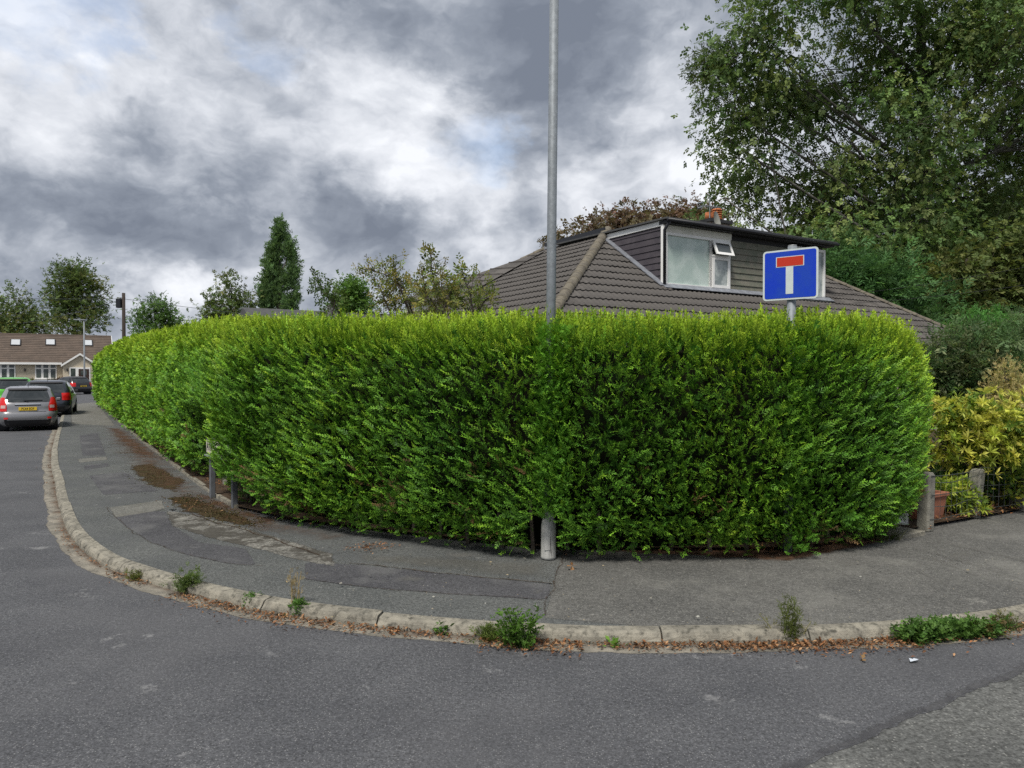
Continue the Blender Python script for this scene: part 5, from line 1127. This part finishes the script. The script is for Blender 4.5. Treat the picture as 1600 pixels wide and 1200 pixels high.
# ------------------------------------------------------------------ garden shrubs right of the hedge
make_tree('garden_shrub', 'big dark-leaved shrub right of the hedge end below the roof', 10.0, [(1490, 560, 45, 45), (1540, 570, 50, 55), (1475, 590, 28, 40), (1520, 540, 40, 30), (1560, 600, 50, 40), (1500, 600, 50, 50), (1530, 650, 60, 40)], 1520, 220, 24, .17, [(.042, .076, .030), (.062, .100, .044), (.078, .092, .046), (.030, .056, .022)], L_NARROW, seed=71, clump_r=.15, cat='shrub', trunk_r=.03, ground_z=PZ, droop=.15)
make_tree('garden_shrub', 'bright green feathery shrub top behind the dark-leaved shrub', 11.0, [(1535, 512, 30, 14), (1565, 520, 30, 20), (1520, 525, 20, 12)], 1540, 60, 26, .13, [(.05, .13, .03), (.07, .16, .04), (.04, .10, .025)], L_NARROW, seed=72, clump_r=.12, cat='shrub', trunk_r=.03, ground_z=PZ)
make_tree('garden_shrub', 'grey-green upright shrub at the far right picture edge', 10.4, [(1590, 560, 40, 50), (1625, 540, 40, 60), (1600, 520, 35, 20), (1640, 620, 40, 50)], 1610, 120, 28, .12, [(.05, .085, .035), (.07, .10, .045), (.04, .065, .03)], L_NARROW, seed=73, clump_r=.15, cat='shrub', trunk_r=.03, ground_z=PZ)
make_tree('flowering_shrub', 'shrub with dry buff plume-like flower heads at the right edge', 9.0, [(1570, 590, 12, 26), (1555, 605, 10, 16), (1590, 605, 14, 22), (1580, 630, 22, 16), (1610, 620, 20, 22)], 1585, 70, 34, .055, [(.25, .20, .095), (.20, .17, .08), (.28, .23, .11), (.13, .14, .05)], L_NARROW, seed=74, clump_r=.065, cat='shrub', trunk_r=.02, ground_z=PZ, flat=1.4, updir=.8)
yl = [(.17, .205, .030), (.23, .235, .042), (.11, .155, .026), (.27, .255, .06), (.06, .10, .022)]
make_tree('pieris_shrub', 'rounded yellow-green whorled shrub spilling over the wire fence', 8.15, [(1475, 640, 30, 25), (1520, 650, 50, 28), (1570, 665, 50, 35), (1470, 690, 30, 28), (1540, 690, 55, 30), (1500, 715, 30, 14), (1610, 690, 40, 40)], 1530, 150, 9, .085, yl, L_WHORL, seed=75, clump_r=.11, cat='shrub', trunk_r=.03, ground_z=PZ, flat=.8, shell=.33, updir=.6)
make_tree('garden_shrub', 'dark green leafy base of foliage below the yellow shrub', 8.5, [(1540, 720, 50, 30), (1590, 740, 40, 40), (1500, 750, 40, 25), (1630, 730, 40, 50)], 1560, 120, 18, .10, [(.04, .085, .022), (.055, .11, .028), (.03, .06, .016)], L_BROAD, seed=76, clump_r=.12, cat='shrub', trunk_r=.02, ground_z=PZ)
make_tree('pieris_shrub', 'small low yellow-green shrub between the two near fence posts', 7.95, [(1500, 775, 22, 16), (1480, 762, 16, 14), (1515, 790, 16, 10), (1490, 790, 14, 12)], 1500, 46, 8, .08, yl[:3] + [(.06, .10, .022)], L_WHORL, seed=77, clump_r=.06, cat='shrub', trunk_r=.012, ground_z=PZ, updir=.6)
make_tree('climber', 'round-leaved climber with yellow leaves on the fence at the right edge', 8.3, [(1575, 745, 22, 14), (1590, 770, 22, 14), (1560, 765, 16, 12), (1605, 735, 14, 24)], 1585, 44, 8, .085, [(.12, .17, .03), (.30, .26, .03), (.08, .13, .03), (.20, .22, .04)], L_ONE, seed=78, clump_r=.075, cat='climber', trunk_r=.012, ground_z=PZ)
r2 = np.random.default_rng(80)
def grass_tuft(name, label, x, y, z, rad, n, h, cols, spread=.6, cat='grass'):
    t = tag(empty(name, (x, y, z)), label, cat); a = r2.uniform(0, 6.28, n); q = np.sqrt(r2.random(n)) * rad
    pos = np.stack([np.cos(a) * q, np.sin(a) * q, 0 * a], 1); ax = np.stack([np.cos(a) * spread * r2.random(n), np.sin(a) * spread * r2.random(n), np.ones(n)], 1)
    bl = T([(-.02, 0, 0), (.02, 0, 0), (.012, .6, .06), (-.012, .6, .06), (.0, 1, .2), (.001, 1, .2)], [(0, 1, 2, 3), (3, 2, 5, 4)], [0, 0, .5, .5, 1, 1])
    tag(scatter('blades', bl, pos, ax, rand_dirs(n, r2), h * r2.uniform(.5, 1.2, n), mixcols(n, cols, r2), m_leaf, t), kind='stuff'); return t
gx, gy = ground_at(1552, 795, PZ); grass_tuft('grass_tuft', 'rough grass tuft below the second fence post', gx, gy + .15, PZ + .03, .28, 260, .22, [(.07, .10, .03), (.14, .12, .05)])
gx, gy = ground_at(1385, 842, PZ); grass_tuft('grass_tuft', 'flat grass tuft at the foot of the hedge end', gx, gy, PZ, .14, 120, .13, [(.09, .10, .035), (.06, .10, .025)], 1.5)

# ------------------------------------------------------------------ fence posts, wire, trough, white block
fence_pts = []
for k, (x, yb, yt, lab, ln) in enumerate([(1448, 826, 735, 'nearest concrete fence post beside the terracotta trough', .02), (1522, 806, 730, 'leaning concrete fence post between the two low yellow-green plants', .10), (1598, 795, 736, 'concrete fence post at the picture edge half hidden by climber', .0)]):
    X, Y = ground_at(x, yb, PZ + .02); hgt = (yb - yt) / FOC * Y; t = tag(empty('fence_post', (X, Y, PZ + .0)), lab, 'post', 'concrete fence posts'); fence_pts.append((X, Y, hgt, ln))
    e1_, e2_ = V(VX, VY, 0), V(-VY, VX, 0); b = .058; mb = MB(); vs = []
    for z in (0, hgt - .03, hgt):
        s_ = b * (1 if z < hgt - .01 else .72)
        for sx_, sy_ in ((-1, -.7), (-.7, -1), (.7, -1), (1, -.7), (1, 1), (-1, 1)): vs.append(e1_ * s_ * sx_ + e2_ * s_ * sy_ + V(ln * z, 0, z))
    mb.add(vs, [(i * 6 + j, i * 6 + (j + 1) % 6, (i + 1) * 6 + (j + 1) % 6, (i + 1) * 6 + j) for i in range(2) for j in range(6)] + [tuple(range(12, 18)), tuple(range(6))[::-1]]); mb.build('shaft', m_concrete, t, bevel=.003)
wf = tag(empty('wire_fence', (fence_pts[0][0], fence_pts[0][1], PZ)), 'thin wire mesh strung between the concrete posts', 'wire fence'); o0 = V(fence_pts[0][0], fence_pts[0][1], PZ)
for hz in (.12, .24, .36, .48, .55):
    mb = MB(); pts = []
    for a, b in zip(fence_pts[:-1], fence_pts[1:]):
        A, B = V(a[0], a[1], PZ + hz) + V(a[3] * hz, -.062, 0) - o0, V(b[0], b[1], PZ + hz) + V(b[3] * hz, -.062, 0) - o0
        pts += [A * (1 - f) + B * f - Z3 * .03 * math.sin(math.pi * f) + V(0, .02 * math.sin(f * 9 + hz * 30), 0) for f in np.linspace(0, 1, 8)]
    mb.tube(pts, .0035, 4, False); mb.build('strand', m_wire, wf)
mb = MB()
for a, b in zip(fence_pts[:-1], fence_pts[1:]):
    for f in np.linspace(.1, .9, 8):
        P0 = V(a[0], a[1], PZ + .1) * (1 - f) + V(b[0], b[1], PZ + .1) * f + V(0, -.055, 0) - o0; mb.tube([P0, P0 + V(.01, 0, .44)], .002, 3, False)
tag(mb.build('stay_wires', m_wire, wf), kind='stuff')
X, Y = ground_at(1452, 822, PZ); Y += .22; X = (1450 - CX) / FOC * Y
tr = tag(empty('plant_trough', (X, Y, PZ + .03), math.atan2(VY, VX)), 'terracotta plant trough behind the nearest fence post', 'planter')
mb = MB(); w0, d0, w1, d1, h = .28, .17, .36, .22, .25
mb.add([(-w0 / 2, -d0 / 2, 0), (w0 / 2, -d0 / 2, 0), (w0 / 2, d0 / 2, 0), (-w0 / 2, d0 / 2, 0), (-w1 / 2, -d1 / 2, h), (w1 / 2, -d1 / 2, h), (w1 / 2, d1 / 2, h), (-w1 / 2, d1 / 2, h)], [(0, 1, 5, 4), (1, 2, 6, 5), (2, 3, 7, 6), (3, 0, 4, 7), (0, 3, 2, 1)]); mb.build('trough_wall', m_terra, tr)
mb = MB()
for (cx, cy, sx_, sy_) in ((0, -d1 / 2, w1 + .04, .03), (0, d1 / 2, w1 + .04, .03), (-w1 / 2, 0, .03, d1 - .03), (w1 / 2, 0, .03, d1 - .03)): mb.box((cx, cy, h + .012), (sx_, sy_, .04))
mb.build('rim', m_terra, tr, bevel=.004); MB().box((0, 0, h - .05), (w1 - .06, d1 - .05, .02)).build('soil', m_soil, tr)
X, Y = ground_at(1411, 827, PZ); wb = MB(); Y += .10
wb.add([(-.10, -.04, 0), (.10, -.04, 0), (.10, .05, 0), (-.10, .05, 0), (-.095, -.03, .17), (.10, -.03, .19), (.10, .045, .19), (-.095, .045, .17)], [(0, 1, 5, 4), (1, 2, 6, 5), (2, 3, 7, 6), (3, 0, 4, 7), (4, 5, 6, 7), (0, 3, 2, 1)])
ob = wb.build('white_block', m_white, bevel=.004); ob.location = (X, Y, PZ + .02); tag(ob, 'small white block between the hedge foot and terracotta trough', 'block')
mb = MB(); qx, qy = ground_at(1408, 836, PZ); mb.box((qx, qy, PZ + .012), (.42, .26, .05), [V3, U3, Z3]); tag(mb.build('paving_slab', m_kerb, bevel=.006), 'pale concrete slab at the hedge end by the white block', 'slab')
sheet('verge_soil', [ground_at(x, y, PZ) for x, y in [(1425, 832), (1500, 815), (1600, 797), (1760, 770), (1760, 735), (1600, 765), (1440, 800)]], PZ + .036, m_soil)
# small white post bases seen under the hedge skirt
for k, (x, yt, yb, lab) in enumerate([(687, 812, 834, 'short pale concrete stub under the hedge skirt'), (352, 742, 760, 'faint grey stub between the legs of the street nameplate')]):
    X, Y = ground_at(x, yb, PZ); Y += .02; o = MB().box((0, 0, .10), (.065, .065, .24)).build('concrete_stub', m_concrete, bevel=.006); o.location = ((x - CX) / FOC * Y, Y, PZ); tag(o, lab, 'post')

# ------------------------------------------------------------------ fallen leaves (uncountable) and weeds along the gutter
def litter(name, label, pts, lsize, cols, zlift=.01, parent=None):
    n = len(pts); ax = np.stack([r2.normal(size=n), r2.normal(size=n), r2.normal(0, .14, n)], 1); nr = V(0, 0, 1) + r2.normal(0, .35, (n, 3))
    p = np.array(pts) + np.stack([0 * ax[:, 0], 0 * ax[:, 0], zlift * .5 + r2.random(n) * .010], 1)
    o = scatter(name, leaves(1, 1.0, .20, 91, fold=.12), p, ax, nr, lsize * r2.uniform(.5, 1.2, n), mixcols(n, cols, r2, .25), m_litter); tag(o, label, 'leaves', None, 'stuff'); return o
RUST = [(.23, .10, .045), (.30, .15, .07), (.15, .07, .035), (.36, .22, .12), (.10, .055, .03)]
pts = []
kd = np.concatenate([[0], np.cumsum(np.linalg.norm(np.diff(kp, axis=0), axis=1))])
def kerb_index_px(x):        # kerb index seen at picture column x (near part)
    cand = [k for k in range(len(kp)) if kp[k][1] < 12]; return min(cand, key=lambda k: abs(CX + FOC * kp[k][0] / kp[k][1] - x) + (1000 if kp[k][1] > 9 and x > 120 else 0))
for (x0, x1, n, wd) in [(190, 235, 60, .07), (290, 375, 170, .10), (375, 440, 120, .09), (440, 520, 150, .08), (545, 620, 120, .07), (620, 760, 110, .06), (760, 900, 330, .11), (900, 1010, 60, .05), (1000, 1130, 170, .06), (1130, 1260, 300, .08), (1250, 1410, 380, .10), (1410, 1600, 260, .09), (1600, 1800, 150, .09), (100, 190, 50, .05)]:
    a, b = kerb_index_px(x0), kerb_index_px(min(x1, 1700))
    for _ in range(int(n * 1.6)):
        k = int(np.clip(r2.integers(min(a, b), max(a, b) + 1), 0, len(kp) - 1)); q = kp[k] - kn[k] * (abs(r2.normal(0, wd)) + .01); pts.append((q[0], q[1], .006))
for (x, y, n, s_) in [(82, 700, 40, .12), (83, 730, 40, .10), (86, 755, 30, .06), (95, 770, 20, .06), (84, 680, 30, .12)]:
    gx, gy = ground_at(x - 3, y, 0)
    for _ in range(n): pts.append((gx + r2.normal(0, s_), gy + r2.normal(0, s_ * 2), .006))
litter('gutter_leaves', 'rust-brown dead leaves drifted along the kerb gutter', pts, .036, RUST)
pts = []
for _ in range(900):
    x = r2.uniform(420, 1400); y = np.interp(x, [420, 640, 850, 1060, 1240, 1400], [805, 832, 856, 862, 862, 838]) + abs(r2.normal(0, 4)) - 5; gx, gy = ground_at(x, y, PZ); pts.append((gx, gy, PZ + .012))
for _ in range(500):
    f = r2.random(); x = 240 + 190 * f; y = 705 + 100 * f + r2.normal(3, 5); gx, gy = ground_at(x, y, PZ); pts.append((gx, gy, PZ + .02))
for (x, y, n, sx_, sy_) in [(588, 858, 90, 14, 4), (560, 862, 60, 18, 3), (880, 862, 20, 5, 8), (1180, 860, 14, 8, 3), (715, 842, 70, 12, 4), (310, 790, 60, 20, 8)]:
    for _ in range(n): gx, gy = ground_at(x + r2.normal(0, sx_), y + r2.normal(0, sy_), PZ); pts.append((gx, gy, PZ + .02))
litter('hedge_litter', 'brown dead sprigs and leaves strewn along the hedge foot', pts, .036, RUST)
pts = []
for _ in range(1100):
    f = r2.random(); x = 1440 + 190 * f; y = 820 - 34 * f + r2.normal(-6, 7); gx, gy = ground_at(x, y, PZ); pts.append((gx, gy, PZ + .045))
litter('verge_leaves', 'brown dead leaves on the soil below the wire fence', pts, .06, RUST)
pts = []
for _ in range(420):
    x, y = r2.uniform(420, 1600), r2.uniform(870, 985); gx, gy = ground_at(x, y, PZ); pts.append((gx, gy, PZ + .022))
o = scatter('pavement_grit', leaves(1, 1.0, .45, 92), np.array(pts), np.stack([r2.normal(size=420), r2.normal(size=420), np.zeros(420)], 1), np.tile(V(0, 0, 1), (420, 1)) + r2.normal(0, .15, (420, 3)), np.where(r2.random(420) < .07, .022, .009) * r2.uniform(.6, 1.3, 420), mixcols(420, [(.34, .34, .31), (.22, .2, .17), (.3, .25, .16)], r2), m_litter); tag(o, 'pale grit and specks scattered on the pavement', 'grit', None, 'stuff')
# mossy crumbs standing up from the broken strip
pts = []
for (x, y, n, sx_, sy_) in [(240, 745, 240, 16, 8), (300, 785, 340, 20, 6), (350, 805, 300, 20, 6), (390, 818, 120, 16, 5), (215, 700, 160, 18, 10)]:
    for _ in range(n): gx, gy = ground_at(x + r2.normal(0, sx_), y + r2.normal(0, sy_), PZ); pts.append((gx, gy, PZ + .02))
n = len(pts); o = scatter('moss_tufts', leaves(3, .8, .4, 93, True), np.array(pts), np.stack([r2.normal(0, .6, n), r2.normal(0, .6, n), np.ones(n)], 1), rand_dirs(n, r2), .018 * r2.uniform(.5, 1.3, n), mixcols(n, [(.07, .06, .024), (.11, .075, .036), (.06, .065, .028)], r2), m_litter); tag(o, 'dark moss tufts growing on the broken pavement strip', 'moss', None, 'stuff')

def weed(name, label, px, py, d_off, stems, tmpl, lsize, cols, spread, h, seed, per=16, dry=None):
    gx, gy = ground_at(px, py, 0); t = tag(empty(name, (gx, gy, .0)), label, 'weed', 'weeds along the kerb'); r = np.random.default_rng(seed); st_, P_, A_ = MB(), [], []
    for k in range(stems):
        a = r.uniform(0, 6.28); l = h * r.uniform(.5, 1.1); b = V(r.normal(0, spread * .3), r.normal(0, spread * .15), 0); e = b + V(math.cos(a) * spread * r.uniform(.3, 1), math.sin(a) * spread * .5 * r.random(), l); m = (b + e) / 2 + V(0, 0, .1 * l)
        st_.tube([b, m, e], [.004, .003, .0015], 4, False); f = r.random(per) ** .7; c = np.array([b * (1 - x) ** 2 + 2 * m * x * (1 - x) + e * x * x for x in f]); o_ = r.normal(0, lsize * .4, (per, 3)); P_.append(c + o_); A_.append(o_ * 3 + r.normal(0, .5, (per, 3)) * V(1, 1, .5) + V(0, 0, .35))
    st_.build('stem', M('stem_green_%d' % seed, cols[0], .7), t); p = np.concatenate(P_); p[:, 2] = np.maximum(p[:, 2], .012); n = len(p)
    tag(scatter('leaf_mass', tmpl, p, np.concatenate(A_), rand_dirs(n, r) * .6 + V(0, 0, 1), lsize * r.uniform(.6, 1.3, n), mixcols(n, cols, r), m_leaf, t), kind='stuff'); return t
GW = [(.10, .22, .04), (.14, .27, .055), (.08, .16, .035)]
weed('weed', 'feathery pale green weed clump in the gutter beyond the dark patch', 292, 930, 0, 14, L_NARROW[0], .055, [(.12, .18, .05), (.16, .22, .07), (.09, .14, .04)], .10, .17, 101)
weed('weed', 'tiny yellow-green weed in the gutter furthest round the bend', 214, 908, 0, 6, L_NARROW[1], .04, [(.15, .15, .04), (.10, .13, .03)], .06, .05, 102)
weed('weed', 'small upright dark green weed among leaf litter', 390, 950, 0, 6, L_BROAD[0], .045, GW, .045, .08, 103)
weed('weed', 'compact green weed under the dry grass stalks', 466, 964, 0, 8, L_BROAD[1], .04, GW, .04, .09, 104)
weed('dry_weed', 'dry straw-coloured seed stalks standing at the kerb', 460, 962, 0, 5, L_NARROW[1], .035, [(.36, .28, .15), (.30, .24, .12)], .06, .27, 105, 12)
weed('weed', 'dandelion rosette tight against the kerb face', 690, 992, 0, 9, L_ONE[1], .042, GW, .05, .04, 106, 6)
weed('weed', 'tallest leafy green weed in the gutter below the lamp base', 808, 1014, 0, 12, L_BROAD[0], .050, [(.09, .19, .03), (.12, .23, .04), (.07, .14, .025)], .12, .21, 107, 18)
weed('weed', 'low spreading yellowish weed left of the tallest gutter weed', 768, 1003, 0, 9, L_NARROW[0], .05, [(.12, .17, .035), (.09, .13, .03)], .10, .06, 108)
weed('weed', 'flat round-leaved bright green seedling on the gutter', 962, 1014, 0, 5, L_ONE[0], .038, [(.13, .26, .04), (.16, .30, .05)], .05, .02, 109, 5)
weed('weed', 'slender olive weed with pale drooping seed head by the kerb', 1236, 1006, 0, 9, L_NARROW[0], .045, [(.12, .15, .04), (.16, .19, .06), (.09, .12, .03)], .055, .24, 110, 20)
weed('weed', 'pale seedy side stalk leaning from the slender olive weed', 1250, 1004, 0, 3, L_NARROW[1], .04, [(.22, .21, .09), (.18, .19, .07)], .14, .21, 111, 8)
for k, (x, lab) in enumerate([(1432, 'left end of the long low nettle-like weed mat'), (1465, 'dense middle of the long low weed mat by the kerb'), (1500, 'bushy right half of the long low weed mat'), (1540, 'reddish-tipped thin end of the long low weed mat')]):
    weed('weed', lab, x, 1006 - (x - 1432) * .10, 0, 16, L_BROAD[k % 2], .045, [(.09, .19, .04), (.125, .23, .05), (.065, .135, .03)] + ([(.16, .12, .05)] if k == 3 else []), .12, .11 - .02 * (k == 3), 112 + k, 18)
weed('weed', 'thin sprouting weed at the kerb by the picture edge', 1585, 985, 0, 6, L_NARROW[1], .045, [(.10, .14, .04), (.16, .14, .05)], .09, .08, 120)
gx, gy = ground_at(1430, 1038, 0); o = scatter('litter_scrap', T([(-.5, -.3, 0), (.5, -.2, .2), (.4, .3, .05), (-.4, .25, .25)], [(0, 1, 2, 3)], [0, 0, 0, 0]), np.array([[gx, gy, .012], [gx + .02, gy + .008, .014]]), np.array([[0, 1, 0], [.5, 1, 0.]]), np.array([[0, 0, 1], [0, .3, 1.]]), np.array([.045, .03]), np.array([[.6, .65, .72], [.6, .65, .72]]), m_litter); tag(o, 'scrap of pale plastic litter lying on the road', 'litter')
gx, gy = ground_at(1350, 1036, 0); o = scatter('fallen_leaf', leaves(3, .8, .35, 94, True), np.array([[gx, gy, .015]]), np.array([[1, 0, .2]]), np.array([[0, 0, 1.]]), np.array([.045]), np.array([[.24, .15, .07]]), m_litter); tag(o, 'single curled brown leaf lying on the road', 'leaf')
gx, gy = ground_at(874, 890, PZ); o = scatter('fallen_leaf', leaves(4, .8, .35, 95, True), np.array([[gx + .1, gy, PZ + .025]]), np.array([[.3, -1, .1]]), np.array([[0, 0, 1.]]), np.array([.06]), np.array([[.34, .19, .09]]), m_litter); tag(o, 'single orange-brown leaf on the pavement by the lamp base', 'leaf')
